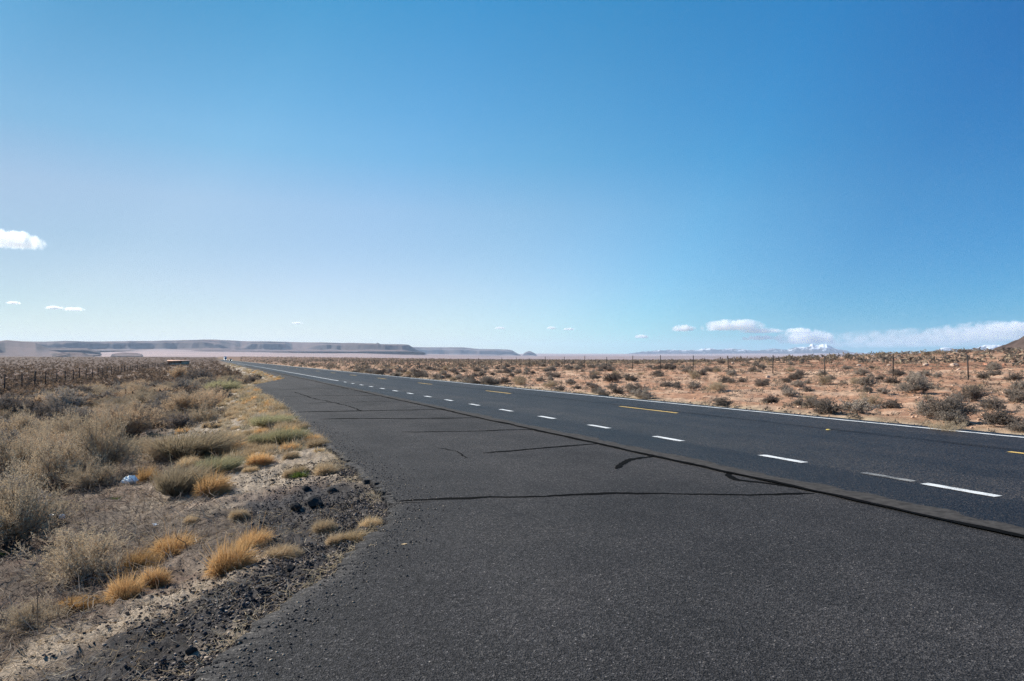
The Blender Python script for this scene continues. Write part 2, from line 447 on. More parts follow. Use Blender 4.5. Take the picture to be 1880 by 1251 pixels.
# joint between highway and pull-off: tar line and a smoother band
Yj = np.concatenate([np.arange(-12, 40, .03), np.arange(40, 160, .2)])
w1 = .085 + (fbm(Yj * 1.6, Yj * 0, 4, 61) - .5) * .10 - .03 * sstep(12, 30, Yj)
c1 = SEAM - .03 + (fbm(Yj * .9, Yj * 0 + 4, 3, 62) - .5) * .12
w2 = .32 + (fbm(Yj * 1.3, Yj * 0 + 8, 4, 63) - .5) * .22
strip('joint_band', Yj, c1 + w1 * .3, c1 + w1 * .5 + w2 * (.5 + fbm(Yj * 2.7, Yj * 0, 4, 66)), .012, M_band, parent=road)
strip('tar_joint', Yj, c1 - w1 * (.5 + .9 * (fbm(Yj * 2.2, Yj * 0, 4, 64) - .5)), c1 + w1 * (.45 + .9 * (fbm(Yj * 2.6, Yj * 0 + 5, 4, 65) - .5)), .016, M_tar_shade, parent=road)

def dash(name, x0, w, y0, y1, mat, lab=None):
    Ys = np.linspace(y0, y1, max(3, int((y1 - y0) / .06)))
    j = lambda s: (fbm(Ys * 8, Ys * 0 + s, 2, 71) - .5) * .022
    return strip(name, Ys, x0 - w / 2 + j(y0), x0 + w / 2 + j(y0 + 50), .0125, mat, parent=road, label=lab)
d0 = [flat(px, py, .019)[1] for px, py in ((1752, 899), (1427, 842), (1222, 805), (1092, 783), (990, 766.5))]
per = (d0[-1] - d0[0]) / 4.0
yend = flat(618, 702)[1]
k = -3
while True:
    yc = (d0[k] if 0 <= k < 5 else d0[0] + per * k)
    if yc > yend: break
    dash('white_dash', DASHX, .155, yc - .45, yc + .45, M_white); k += 1
ys0 = yc
Yl = np.concatenate([np.arange(ys0, 200, 1.0), np.geomspace(200, 1890, 120)])
strip('white_line', Yl, np.full(len(Yl), DASHX - .07), np.full(len(Yl), DASHX + .07), 0.0125, M_white, parent=road)
yg = flat(1640, 882, .019)[1]
dash('worn_white_dash', DASHX + .02, .14, d0[0] + .6, d0[0] + 1.35, M_whiteold, 'faint worn-away remnant of a white dash')
yy = flat(1172, 752, .019)[1]
for k in range(-2, 24):
    dash('yellow_dash', YELX, .13, yy + 12.2 * k - 1.55, yy + 12.2 * k + 1.55, M_yellow)
Yl = np.concatenate([np.arange(-12, 80, .15), np.geomspace(80, 1890, 200)])
jj = (fbm(Yl * 3, Yl * 0, 2, 72) - .5) * .03
strip('edge_line', Yl, EDGEX - .08 + jj, EDGEX + .08 + jj, 0.0125, M_white, parent=road)
for off, wd, sd in ((.26, .022, 73), (.42, .014, 75)):
    wv = wd * (.1 + 1.8 * fbm(Yl * 1.1, Yl * 0 + off * 9, 3, sd))
    strip('groove', Yl, YELX + off + jj * .6 - wv / 2, YELX + off + jj * .6 + wv / 2, 0.0125, M_tar_shade, parent=road)

def crack(pts, width, seed, name='crack', mat=None):
    P = np.array([flat(*p)[:2] for p in pts])
    seg = np.hypot(*np.diff(P, axis=0).T); s = np.concatenate([[0], np.cumsum(seg)])
    S = np.arange(0, s[-1], .025 if s[-1] < 12 else .05)
    x = np.interp(S, s, P[:, 0]); y = np.interp(S, s, P[:, 1])
    nx = -np.gradient(y); ny = np.gradient(x); ln = np.hypot(nx, ny); nx /= ln; ny /= ln
    o = (fbm(S * 1.7, S * 0 + seed, 4, 81) - .5) * .16 + (fbm(S * 12, S * 0 + seed, 2, 82) - .5) * .035
    x = x + nx * o; y = y + ny * o
    w = width * (.35 + 1.3 * fbm(S * 2.5, S * 0 + seed, 3, 83)) * np.minimum(1, np.minimum(S, s[-1] - S) / .3 + .15)
    n = len(S); z = np.full(n, .004)
    V = np.concatenate([np.stack([x - nx * w / 2, y - ny * w / 2, z], 1), np.stack([x + nx * w / 2, y + ny * w / 2, z], 1)])
    a = np.arange(n - 1)
    add(name, mesh_np(name, V, np.stack([a, a + n, a + n + 1, a + 1], 1)[:, ::-1], mat or M_tar_shade), parent=pull)

crack([(722, 921), (800, 918), (900, 914), (1000, 912.5), (1050, 909), (1150, 906), (1280, 907.5), (1400, 908.5), (1497, 906)], .075, 1)  # broad dark strip also paints the shadow in the crack's dip
crack([(885, 832.5), (980, 824), (1050, 818.5), (1112, 814)], .10, 2)
crack([(735, 794), (860, 792), (1000, 788)], .10, 3)
crack([(586, 770), (640, 768.5), (760, 769), (885, 767)], .16, 4)
crack([(540, 757), (600, 756), (660, 755), (812, 752)], .2, 5)
crack([(1138, 862), (1144, 852), (1162, 843), (1205, 838), (1310, 835)], .10, 6, 'tar_patch')
crack([(1500, 905), (1440, 893), (1385, 886), (1350, 881), (1332, 873), (1345, 864)], .08, 7, 'tar_patch')
crack([(540, 720), (572, 731), (620, 741), (668, 755)], .07, 8)
crack([(560, 741), (640, 738.5), (720, 738)], .09, 9)
crack([(520, 728), (600, 727), (700, 726.5)], .09, 10)
crack([(860, 842), (840, 830), (800, 822)], .03, 11)
crack([(500, 716), (620, 713), (690, 714)], .08, 13)
# transverse crack's weathered end at the pavement edge
crack([(712, 934), (728, 924), (790, 920)], .05, 14, 'crack', M_band)

# ------------------------------------------------------------------ far landforms
def landform(name, prof, d_toe, d_rim, d_back, z_base, mat, label, spur=.5, seed=0, cliff=.22, freq=40, step=1.4, cat=None, smooth=True, nv=240):
    """plateau or ridge whose rim lies about d_rim away; prof: (photo x, y of its skyline) -> height of the rim above the camera"""
    xs = np.arange(prof[0][0], prof[-1][0] + .1, step)
    az = YAW + np.arctan((xs - CX) / F)
    tops = np.interp(xs, [p[0] for p in prof], [p[1] for p in prof])
    v = np.linspace(0, 1, nv)
    A, Vv = np.meshgrid(az, v, indexing='ij'); XS = np.repeat(xs[:, None], nv, 1)
    cosr = np.cos(A - YAW)
    ztop = (659 - tops)[:, None] / F * d_rim * cosr + EYE[2]
    n = fbm(A * freq * .45, A * 0 + seed, 2, 90 + seed); n2 = fbm(A * freq * 1.4, A * 0 + seed + 3, 3, 120 + seed)
    L_ = d_rim - d_toe
    r = d_toe * .97 + (d_back - d_toe * .97) * Vv
    t = (r - d_toe) / L_ + (n - .5) * 1.3 * spur + (n2 - .5) * .34 * spur
    t = t + (fbm(r * np.sin(A) / 420, r * np.cos(A) / 420, 5, 150 + seed) - .5) * .16
    soft = np.interp(t, [0, .25, .6, 1.0, 1.1], [0, .10, .42, .96, 1])
    step_ = np.interp(t, [0, .28, .42, .455, .50, .76, .78, .97, 1.05], [0, .08, .24, .66, .69, .78, .90, .97, 1])
    m = sstep(.38, .50, fbm(A * freq * .5, A * 0 + seed + 9, 2, 140 + seed))
    edge = sstep(0, 7, np.minimum(XS - xs[0], xs[-1] - XS))
    S = soft * (1 - m) + step_ * m
    Z = z_base + (ztop - z_base) * S * edge - 12 * (1 - edge)
    Z = Z + (fbm(r * np.sin(A) / 240, r * np.cos(A) / 240, 4, 170 + seed) - .5) * (ztop - z_base) * .05 * np.clip(S * (1.02 - S) * 4, .02, 1)
    Z[:, -1] = z_base - 20
    X = r * np.sin(A); Y = r * np.cos(A)
    me = mesh_np(name, np.stack([X, Y, Z], -1).reshape(-1, 3), grid_faces(len(xs), nv), mat, smooth=smooth)
    return add(name, me, label, cat, None, 'structure')

M_mesa = rock_mat('mesa_rock', (.035, .027, .027), (.10, .072, .066), .0035, 1.0, 25, .035, (.155, .10, .086))
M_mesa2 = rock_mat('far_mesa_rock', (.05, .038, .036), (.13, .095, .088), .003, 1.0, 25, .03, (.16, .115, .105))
M_dhill = rock_mat('dark_hill_rock', (.05, .037, .033), (.14, .10, .085), .05, 1.0, .8)
landform('mesa', [(-160, 629), (-60, 628), (40, 628), (80, 628.5), (120, 627), (200, 626), (300, 625), (400, 625), (470, 625.5), (560, 626.5), (600, 628), (650, 630),
                  (690, 632), (693, 630.5), (699, 633.5), (735, 633.8), (750, 634.3), (757, 638), (766, 644), (782, 651)],
         9000, 11600, 14500, 90, M_mesa, 'long flat-topped mesa running across the left half of the skyline', .62, 1, .2, 26)
landform('mesa', [(-120, 632), (-40, 627), (0, 624.5), (12, 622.3), (22, 623), (45, 625), (65, 627), (75, 632), (86, 637), (105, 645), (135, 652)],
         5200, 6800, 8200, 10, M_mesa, 'stepped bluish mesa at the left end of the skyline', .5, 2, .2, 30)
landform('low_ridge', [(40, 648), (70, 642), (92, 638.5), (130, 639), (160, 639.5), (172, 643), (190, 648)], 6500, 7300, 8300, 30, M_mesa,
         'thin dark ledge in front of the long mesa', .4, 3, .2, 40)
landform('low_ridge', [(90, 655), (105, 649), (125, 646.5), (150, 647.5), (165, 652), (180, 655)], 4300, 4800, 5400, -12, M_mesa,
         'low dark hump on the plain below the mesas', .3, 4, .2, 40)
landform('low_ridge', [(200, 651), (225, 647), (250, 648), (268, 652)], 5600, 6100, 6800, 20, M_mesa, 'small dark knoll on the pink plain', .3, 6, .2, 40)
landform('mesa', [(740, 640), (760, 636.8), (850, 637.5), (880, 641), (930, 641.5), (940, 643), (950, 649), (962, 654)], 14500, 16800, 20000, 60, M_mesa2,
         'second fainter mesa right of the long mesa', .45, 7, .25, 30)
landform('butte', [(955, 654), (963, 648), (970, 645), (974, 645), (980, 648), (990, 654)], 15500, 16200, 17000, 60, M_mesa2, 'tiny butte off the end of the second mesa', .2, 8, .2, 60)

def snow_mat():
    m, nt, out = new_mat('snowy_rock')
    tc = N(nt, 'TexCoord'); P = tc.outputs['Object']
    n1 = noise_n(nt, P, .0042, 9, .7); sx = N(nt, 'SeparateXYZ'); L(nt, P, sx.inputs[0])
    hgt = math_n(nt, 'DIVIDE', sx.outputs[2], 900)
    f = ramp(nt, [(.52, (0, 0, 0)), (.57, (1, 1, 1))], math_n(nt, 'MULTIPLY', math_n(nt, 'ADD', n1.outputs['Fac'], hgt), .62))
    c = mixc(nt, f.outputs[0], (.045, .05, .06), (.66, .68, .72))  # rock tinted blue, painting in some of the distance haze
    d = N(nt, 'BsdfDiffuse'); L(nt, c, d.inputs[0]); L(nt, d.outputs[0], out.inputs[0])
    return m
M_snow = snow_mat()
def mountain(name, prof, dist, depth, seed, label):
    xs = np.arange(prof[0][0], prof[-1][0] + .1, .7); nv = 60
    az = YAW + np.arctan((xs - CX) / F); tops = np.interp(xs, [p[0] for p in prof], [p[1] for p in prof])
    v = np.linspace(-1, 1, nv); A, Vv = np.meshgrid(az, v, indexing='ij')
    ztop = (659 - tops)[:, None] / F * dist * np.cos(A - YAW)
    r = dist + Vv * depth
    sh = 1 - np.abs(Vv) ** 1.15
    rid = 1 - np.abs(fbm(A * 90 + Vv * .8, Vv * 3 + seed, 5, 200 + seed) - .5) * 2
    Z = 40 + (ztop - 40) * np.clip(sh * (.72 + .28 * rid) + .12 * (fbm(A * 300, Vv * 6, 3, 210) - .5), 0, 1.03) * np.minimum(1, .2 + np.minimum(xs - xs[0], xs[-1] - xs) / 25)[:, None]
    Z = np.where(np.abs(Vv) > .98, -20, Z)
    add(name, mesh_np(name, np.stack([r * np.sin(A), r * np.cos(A), Z], -1).reshape(-1, 3), grid_faces(len(xs), nv), M_snow), label, None, None, 'structure')
mountain('mountain', [(1130, 652), (1190, 643.5), (1215, 642), (1250, 641), (1290, 640), (1305, 638), (1320, 640), (1350, 639.5), (1380, 642), (1420, 640), (1445, 642),
                      (1460, 637.5), (1474, 634.5), (1486, 634), (1492, 630.5), (1500, 631.5), (1508, 630.8), (1517, 631), (1528, 637), (1545, 642), (1570, 646), (1600, 650), (1640, 653)], 25500, 1900, 1,
         'blue snow-streaked mountain range with one tall peak')
mountain('mountain', [(1620, 652), (1680, 648), (1715, 644), (1733, 637.5), (1745, 638), (1760, 641), (1785, 640), (1800, 635), (1815, 632), (1835, 633), (1860, 640), (1960, 648)], 26500, 1700, 2,
         'smaller snow-capped peaks beside the dark hill')

# dark rounded hill at the right edge
hx, hy = 520 * math.sin(az_of(2005)), 520 * math.cos(az_of(2005))
u = np.linspace(-1, 1, 90); UU, VV = np.meshgrid(u, u, indexing='ij')
rr = np.hypot(UU, VV)
ZZ = 34 * np.clip(1 - rr * 1.02, 0, 1) ** .95 * (.92 + .2 * (fbm(UU * 5, VV * 5, 5, 230) - .5)) + (fbm(UU * 26, VV * 26, 3, 231) - .5) * 4 * np.clip(1.1 - rr, 0, 1) - 3
add('hill', mesh_np('hill', np.stack([hx + UU * 70, hy + VV * 70, ZZ], -1).reshape(-1, 3), grid_faces(90, 90)[:, ::-1], M_dhill, smooth=True),
    'dark bare hill rising at the right edge', None, None, 'structure')

# ------------------------------------------------------------------ plants: ribbons
def ribbons(P, W, rnd):
    """P (N,K,3) polylines, W (N,K) widths -> verts, quads; each ribbon faces a random way"""
    n, K, _ = P.shape
    T = P[:, -1] - P[:, 0]; T /= np.linalg.norm(T, axis=1)[:, None] + 1e-9
    S = np.cross(T, rnd.normal(size=(n, 3))); S /= np.linalg.norm(S, axis=1)[:, None] + 1e-9
    V = np.stack([P - S[:, None] * W[..., None] / 2, P + S[:, None] * W[..., None] / 2], 2)   # n,K,2,3
    b = (np.arange(n) * K * 2)[:, None] + (np.arange(K - 1) * 2)[None]
    Fq = np.stack([b, b + 1, b + 3, b + 2], -1).reshape(-1, 4)
    return V.reshape(-1, 3), Fq

def unit(v): return v / (np.linalg.norm(v, axis=-1, keepdims=True) + 1e-9)

class Plant:
    def __init__(s): s.V = []; s.F = []; s.tone = []; s.tip = []; s.n = 0
    def put(s, P, W, rnd, tone, tip0=0.0, tip1=1.0):
        V, Fq = ribbons(P, W, rnd)
        K = P.shape[1]
        s.V.append(V); s.F.append(Fq + s.n); s.n += len(V)
        s.tone.append(np.repeat(tone, K * 2))
        t = np.linspace(0, 1, K)
        tp = (np.broadcast_to(np.asarray(tip0), (len(P),))[:, None] * (1 - t) + np.broadcast_to(np.asarray(tip1), (len(P),))[:, None] * t)
        s.tip.append(np.repeat(tp.ravel(), 2))
    def me(s, name, mat):
        return mesh_np(name, np.concatenate(s.V), [np.concatenate(s.F)], mat, {'tone': np.concatenate(s.tone), 'tip': np.concatenate(s.tip)})

def tuft(seed, n=1500, flat_=.55, wind=(.35, -.15), wid=.007, stiff=.5):
    """cushion of hair-fine grass about 1 m across and .55 m high at unit scale"""
    g = np.random.default_rng(seed); p = Plant()
    lob = [(0, 0, 1.0)] + [(g.normal() * .2, g.normal() * .2, g.uniform(.5, .9)) for _ in range(3)]
    li = g.integers(0, len(lob), n); lb = np.array(lob)[li]
    a = g.uniform(0, 2 * math.pi, n); rad = np.sqrt(g.uniform(0, 1, n)) * .16
    root = np.stack([lb[:, 0] * .8 + rad * np.cos(a), lb[:, 1] * .8 + rad * np.sin(a), np.zeros(n)], 1)
    th = np.arccos(1 - g.uniform(0, 1, n) * 1.02)              # spread over the half sphere
    ph = a + g.normal(0, .35, n)
    D = np.stack([np.sin(th) * np.cos(ph), np.sin(th) * np.sin(ph), np.cos(th) * 1.25 + .25], 1)
    Ln = lb[:, 2] * g.uniform(.33, .46, n)
    t = np.linspace(0, 1, 5)
    wv = np.array([wind[0], wind[1], 0])
    P = root[:, None] + D[:, None] * (Ln[:, None] * t[None])[..., None] + wv * (Ln[:, None] * t[None] ** 2)[..., None] * .5
    P[..., 2] -= (Ln[:, None] * t[None] ** 2) * .42
    P[:, 1:] += g.normal(0, .008, (n, 4, 3)); P[..., 2] = np.maximum(P[..., 2], -.02)
    W = wid * g.uniform(.6, 1.3, n)[:, None] * np.array([1, 1, .8, .5, .15])[None]
    p.put(P, W, g, np.clip(g.normal(.5, .25, n), 0, 1))
    # a few longer loose straws
    m = n // 40
    idx = g.integers(0, n, m); P2 = root[idx][:, None] + (D[idx][:, None] * (Ln[idx][:, None] * t * 1.35)[..., None])
    P2 = P2 + g.normal(0, .01, P2.shape)
    p.put(P2, wid * .7 * np.ones((m, 5)) * np.array([1, .9, .8, .6, .2]), g, g.uniform(.3, 1, m))
    return p

def shrub(seed, stems=34, sub=9, twigs=6, leaf=2, spread=1.0, up=.55, wid=.012, leafsize=.022, upright=.2, zscale=1.0):
    """branching dry shrub about 1 m across and .6 m high at unit scale: (stems, foliage)"""
    g = np.random.default_rng(seed); s_ = Plant(); f_ = Plant()
    th = np.arccos(1 - g.uniform(0, 1, stems) * .85) * spread; ph = g.uniform(0, 2 * math.pi, stems)
    D = np.stack([np.sin(th) * np.cos(ph), np.sin(th) * np.sin(ph), np.cos(th) * up * 1.8 + .1], 1)
    Ln = g.uniform(.26, .5, stems); root = np.stack([g.normal(0, .05, stems), g.normal(0, .05, stems), np.full(stems, -.02)], 1)
    t = np.linspace(0, 1, 6)
    P = root[:, None] + D[:, None] * (Ln[:, None] * t)[..., None]
    wob = np.cumsum(g.normal(0, .016, (stems, 6, 3)), 1); wob[:, 0] = 0
    P = P + wob; P[..., 2] += .06 * np.sin(t * 2)[None]
    s_.put(P, wid * g.uniform(.7, 1.3, stems)[:, None] * np.linspace(1.3, .35, 6)[None], g, g.uniform(0, 1, stems), 0, .3)
    def children(P, per, lmin, lmax, jitter, K, w0, tmin, store, upb, tipa, tipb):
        n = len(P); Kp = P.shape[1]
        par = np.repeat(np.arange(n), per); tt = g.uniform(tmin, 1, n * per) * (Kp - 1)
        i = np.minimum(tt.astype(int), Kp - 2); fr = (tt - i)[:, None]
        base = P[par, i] * (1 - fr) + P[par, i + 1] * fr
        dr = unit(P[par, i + 1] - P[par, i])
        d = unit(dr + g.normal(0, jitter, base.shape) + np.array([0, 0, upb]))
        ln = g.uniform(lmin, lmax, len(base))
        u = np.linspace(0, 1, K)
        Q = base[:, None] + d[:, None] * (ln[:, None] * u)[..., None]
        wb = np.cumsum(g.normal(0, .07, (len(base), K, 3)), 1) * ln[:, None, None]; wb[:, 0] = 0
        Q = Q + wb; Q[..., 2] = np.maximum(Q[..., 2], -.01)
        store.put(Q, w0 * g.uniform(.6, 1.3, len(base))[:, None] * np.linspace(1, .3, K)[None], g, np.clip(g.normal(.5, .28, len(base)), 0, 1), tipa, tipb)
        return Q
    Q = children(P, sub, .09, .22, .45, 4, wid * .62, .25, f_, upright, 0, .4)
    Q2 = children(Q, twigs, .04, .11, .5, 3, wid * .42, .2, f_, upright, .3, 1)
    if leaf:
        n = len(Q2); par = np.repeat(np.arange(n), leaf); fr = g.uniform(.3, 1, n * leaf)[:, None]
        b = Q2[par, 0] * (1 - fr) + Q2[par, 2] * fr; d = unit(g.normal(size=b.shape) + np.array([0, 0, .5]))
        ls = leafsize * g.uniform(.5, 1.4, len(b))
        LP = np.stack([b, b + d * (ls * .5)[:, None], b + d * ls[:, None]], 1)
        f_.put(LP, (ls * .4)[:, None] * np.array([.4, 1, .25])[None], g, np.clip(g.normal(.5, .3, len(b)), 0, 1), .8, 1)
    for p in (s_, f_):
        for v in p.V: v[:, 2] *= zscale
    return s_, f_

def broom(seed, n=1700, wid=.009, wind=(.25, -.05), hgt=.62):
    """upright broom of fine green-grey stalks, about 1 m across at unit scale"""
    g = np.random.default_rng(seed); p = Plant()
    a = g.uniform(0, 2 * math.pi, n); rad = np.sqrt(g.uniform(0, 1, n)) * .22
    root = np.stack([rad * np.cos(a), rad * np.sin(a), np.zeros(n)], 1)
    lean = rad / .22 * .62 + np.abs(g.normal(0, .2, n)); ph = a + g.normal(0, .3, n)
    D = unit(np.stack([np.sin(lean) * np.cos(ph), np.sin(lean) * np.sin(ph), np.cos(lean)], 1))
    Ln = g.uniform(.3, 1, n) ** .7 * hgt * g.choice([.85, 1, 1.12], n)
    t = np.linspace(0, 1, 5)
    P = root[:, None] + D[:, None] * (Ln[:, None] * t)[..., None] + np.array([wind[0], wind[1], -.08]) * (Ln[:, None] * t ** 2)[..., None]
    P[:, 1:] += np.cumsum(g.normal(0, .010, (n, 4, 3)), 1)
    p.put(P, wid * g.uniform(.6, 1.3, n)[:, None] * np.array([1, 1, .9, .6, .2])[None], g, np.clip(g.normal(.5, .25, n), 0, 1))
    m = n * 2; idx = g.integers(0, n, m); k = g.integers(1, 4, m)
    b = P[idx, k]; d = unit(unit(P[idx, k + 1] - P[idx, k]) + g.normal(0, .35, (m, 3)))
    ln = g.uniform(.06, .17, m); u = np.linspace(0, 1, 3)
    p.put(b[:, None] + d[:, None] * (ln[:, None] * u)[..., None], wid * .7 * np.ones((m, 3)) * np.array([1, .7, .2]), g, np.clip(g.normal(.5, .28, m), 0, 1), .3, 1)
    return p

V_orange = veg_mat('orange_dry_grass', [(0.433, 0.228, 0.083), (0.562, 0.331, 0.140), (0.649, 0.445, 0.229)], (0.671, 0.479, 0.254), .4, .45, .12)
V_tan = veg_mat('tan_dry_grass', [(.33, .23, .13), (.46, .34, .21), (.56, .44, .3)], (.58, .46, .3), .4, .4, .15)
V_gold = veg_mat('golden_dry_grass', [(0.360, 0.250, 0.138), (0.500, 0.375, 0.218), (0.600, 0.480, 0.333)], None, .4, .4, .2)
V_greyg = veg_mat('grey_dry_grass', [(.26, .22, .17), (.40, .34, .27), (.48, .42, .34)], None, .4, .35, .15)
V_brown = veg_mat('brown_dry_grass', [(0.245, 0.137, 0.056), (0.388, 0.232, 0.101), (0.490, 0.327, 0.157)], (0.530, 0.348, 0.157), .4, .4, .12)
V_stem = veg_mat('grey_bark_twigs', [(0.063, 0.050, 0.042), (0.109, 0.088, 0.074), (0.168, 0.139, 0.118)], None, .4, .05, .15)
V_wiry = veg_mat('dry_grey_twigs', [(0.233, 0.179, 0.138), (0.371, 0.298, 0.221), (0.509, 0.410, 0.306)], (0.618, 0.485, 0.306), .65, .28, .16)
V_sage = veg_mat('grey_sage_leaves', [(0.184, 0.152, 0.125), (0.301, 0.255, 0.211), (0.452, 0.379, 0.313)], (0.452, 0.387, 0.313), .5, .22, .28)
V_dsage = veg_mat('dark_sage_leaves', [(0.123, 0.099, 0.084), (0.204, 0.168, 0.141), (0.327, 0.270, 0.222)], (0.327, 0.270, 0.214), .4, .2, .22)
V_rabbit = veg_mat('golden_twigs', [(0.275, 0.196, 0.137), (0.433, 0.319, 0.222), (0.577, 0.433, 0.307)], (0.692, 0.515, 0.325), .7, .35, .15)
V_broom = veg_mat('green_grey_stalks', [(0.196, 0.196, 0.111), (0.316, 0.304, 0.177), (0.451, 0.405, 0.249)], (0.542, 0.459, 0.261), .45, .32, .12)
V_broomb = veg_mat('blue_grey_stalks', [(0.185, 0.160, 0.112), (0.286, 0.242, 0.166), (0.413, 0.340, 0.232)], (0.485, 0.357, 0.221), .5, .32, .12)
V_fresh = veg_mat('green_leaves', [(.06, .09, .02), (.11, .15, .035), (.18, .2, .06)], None, .4, .35, .2)

def variants(fn, k): return [fn(i) for i in range(k)]
TUFT = {key: variants(lambda i, m=m, b=b: tuft(b + i, 2600).me('grass_tuft', m), 4) for key, m, b in
        (('orange', V_orange, 300), ('tan', V_tan, 310), ('gold', V_gold, 320), ('grey', V_greyg, 330), ('brown', V_brown, 340))}
TUFTS = {key: variants(lambda i, m=m, b=b: tuft(b + i, 560, wid=.016).me('grass_tuft', m), 3) for key, m, b in
         (('orange', V_orange, 350), ('tan', V_tan, 360), ('gold', V_gold, 370), ('grey', V_greyg, 380), ('brown', V_brown, 390))}
def both(i, seed, mat, **kw):
    s, f = shrub(seed + i, **kw); return s.me('stems', V_stem), f.me('foliage', mat)
WIRY = variants(lambda i: both(i, 400, V_wiry, stems=44, sub=11, twigs=8, leaf=3, wid=.010, leafsize=.016, upright=.30, zscale=1.1), 4)
RABBIT = variants(lambda i: both(i, 420, V_rabbit, stems=50, sub=11, twigs=8, leaf=3, wid=.010, leafsize=.018, upright=.7, spread=.85, zscale=1.05), 3)
SAGE = variants(lambda i: both(i, 440, V_sage, stems=36, sub=9, twigs=6, leaf=8, wid=.012, leafsize=.027, upright=.4), 5)
DSAGE = variants(lambda i: both(i, 460, V_dsage, stems=36, sub=9, twigs=7, leaf=7, wid=.012, leafsize=.027, upright=.3), 4)
BROOM = variants(lambda i: broom(480 + i).me('broom', V_broom), 3)
BROOMB = variants(lambda i: broom(490 + i).me('broom', V_broomb), 3)
FRESH = tuft(499, 260, .9, (0, 0), .03, .9).me('weed', V_fresh)

# ------------------------------------------------------------------ placing plants
ORD = ['', 'second ', 'third ', 'fourth ', 'fifth ', 'sixth ', 'seventh ', 'eighth ', 'ninth ', 'tenth ', 'eleventh ', 'twelfth ', 'thirteenth ', 'fourteenth ',
       'fifteenth ', 'sixteenth ', 'seventeenth ', 'eighteenth ', 'nineteenth ', 'twentieth ']
def ordinal(k):
    if k < 20: return ORD[k]
    tens = {2: 'twenty-', 3: 'thirty-', 4: 'forty-', 5: 'fifty-', 6: 'sixty-'}[(k + 1) // 10]
    u = (k + 1) % 10
    return {'twenty-': 'twentieth ', 'thirty-': 'thirtieth ', 'forty-': 'fortieth ', 'fifty-': 'fiftieth ', 'sixty-': 'sixtieth '}[tens] if u == 0 else tens + (['first '] + ORD[1:])[u - 1]

placed = []          # (x, y, radius) of every plant standing on its own
todo = []            # things still to be labelled: (object, description, px, py, side)
def plant(name, me, p, w, h, cat, group, label=None, desc=None, unit_h=.6, stems=None, rot=None, side='left', sy=None):
    sc = (w, (sy or w), h / unit_h)
    o = add(name, me, label, cat, group, None, None, p, (0, 0, random.uniform(-.5, .5) if rot is None else rot), sc)
    if stems is not None: add('stems', stems, parent=o)
    placed.append((p[0], p[1], w * .4))
    if label is None: todo.append((o, desc, *project(p)[:2], side))
    return o

G_T, G_W = 'dry grass tufts along the pavement edge', 'desert shrubs on the verge and plain'
G_R, G_B = 'sagebrush on the red soil beyond the road', 'green broom shrubs beside the pull-off'
def T(px, py, w, h, key, label, sy=None, rot=None):
    p = ground(px, py); z = project(p)[2]
    plant('grass_tuft', random.choice(TUFT[key]), p, w * z / F * 1.12, h * z / F * 1.1, 'grass tuft', G_T, label, unit_h=.5, sy=sy and sy * z / F, rot=rot)

T(390, 905, 70, 44, 'orange', 'orange domed tuft in front of the large green broom')
T(266, 884, 46, 36, 'brown', 'brown-orange tuft close to the pale blue plastic bag')
T(325, 1012, 84, 40, 'orange', 'long orange-brown tuft on the dark litter, longer of a touching pair')
T(250, 1042, 66, 40, 'brown', 'brown shadowy tuft joined to the left end of a longer orange tuft')
T(232, 1096, 66, 50, 'orange', 'bright orange spiky tuft nearest the photo bottom left')
T(277, 1076, 48, 42, 'orange', 'narrow bright orange tuft touching the lowest spiky one')
T(425, 1048, 90, 66, 'orange', 'largest bright orange tuft on the sandy band')
T(466, 1000, 72, 36, 'orange', 'bright orange tuft touching the largest one from behind')
T(510, 1022, 66, 24, 'tan', 'flat pale wispy tuft right of the largest orange one')
T(436, 950, 36, 20, 'tan', 'thin pale pinkish tuft alone on the dark gravel')
T(590, 975, 46, 25, 'tan', 'tan tuft left of three others at the pavement bend')
T(613, 998, 36, 22, 'tan', 'small tan tuft lowest of four at the pavement bend')
T(653, 992, 46, 24, 'gold', 'golden swept tuft touching the broken asphalt edge')
T(682, 967, 40, 24, 'gold', 'golden round tuft at the outermost pavement bend')
T(596, 871, 48, 27, 'tan', 'large round tan cushion leaning over the crumbled asphalt edge')
T(548, 870, 36, 20, 'gold', 'golden tuft with a green weed in front')
T(529, 876, 26, 18, 'tan', 'small tan tuft beside the golden one behind the green weed')
T(533, 842, 34, 22, 'tan', 'neat tan hemisphere tuft touching an orange one behind it')
T(528, 830, 40, 20, 'orange', 'orange tuft just behind the neat tan hemisphere')
T(472, 851, 46, 26, 'orange', 'deep orange wide tuft on the pale verge sand')
T(455, 838, 32, 20, 'tan', 'tan tuft behind the deep orange wide one')
T(462, 866, 24, 13, 'gold', 'small golden cushion in front of the deep orange wide tuft')
T(515, 786, 30, 17, 'tan', 'tan half of a paired cushion between two green brooms')
T(497, 787, 22, 17, 'grey', 'grey half of a paired cushion between two green brooms')
T(486, 817, 22, 14, 'orange', 'small orange tuft at the foot of the long green broom')
T(380, 838, 60, 26, 'orange', 'pinkish orange tuft showing behind the large green broom')
T(135, 1112, 70, 18, 'brown', 'flat matted brown tuft on the lowest sandy soil')
T(350, 958, 30, 14, 'tan', 'sparse low tan tuft among dark gravel and straw')

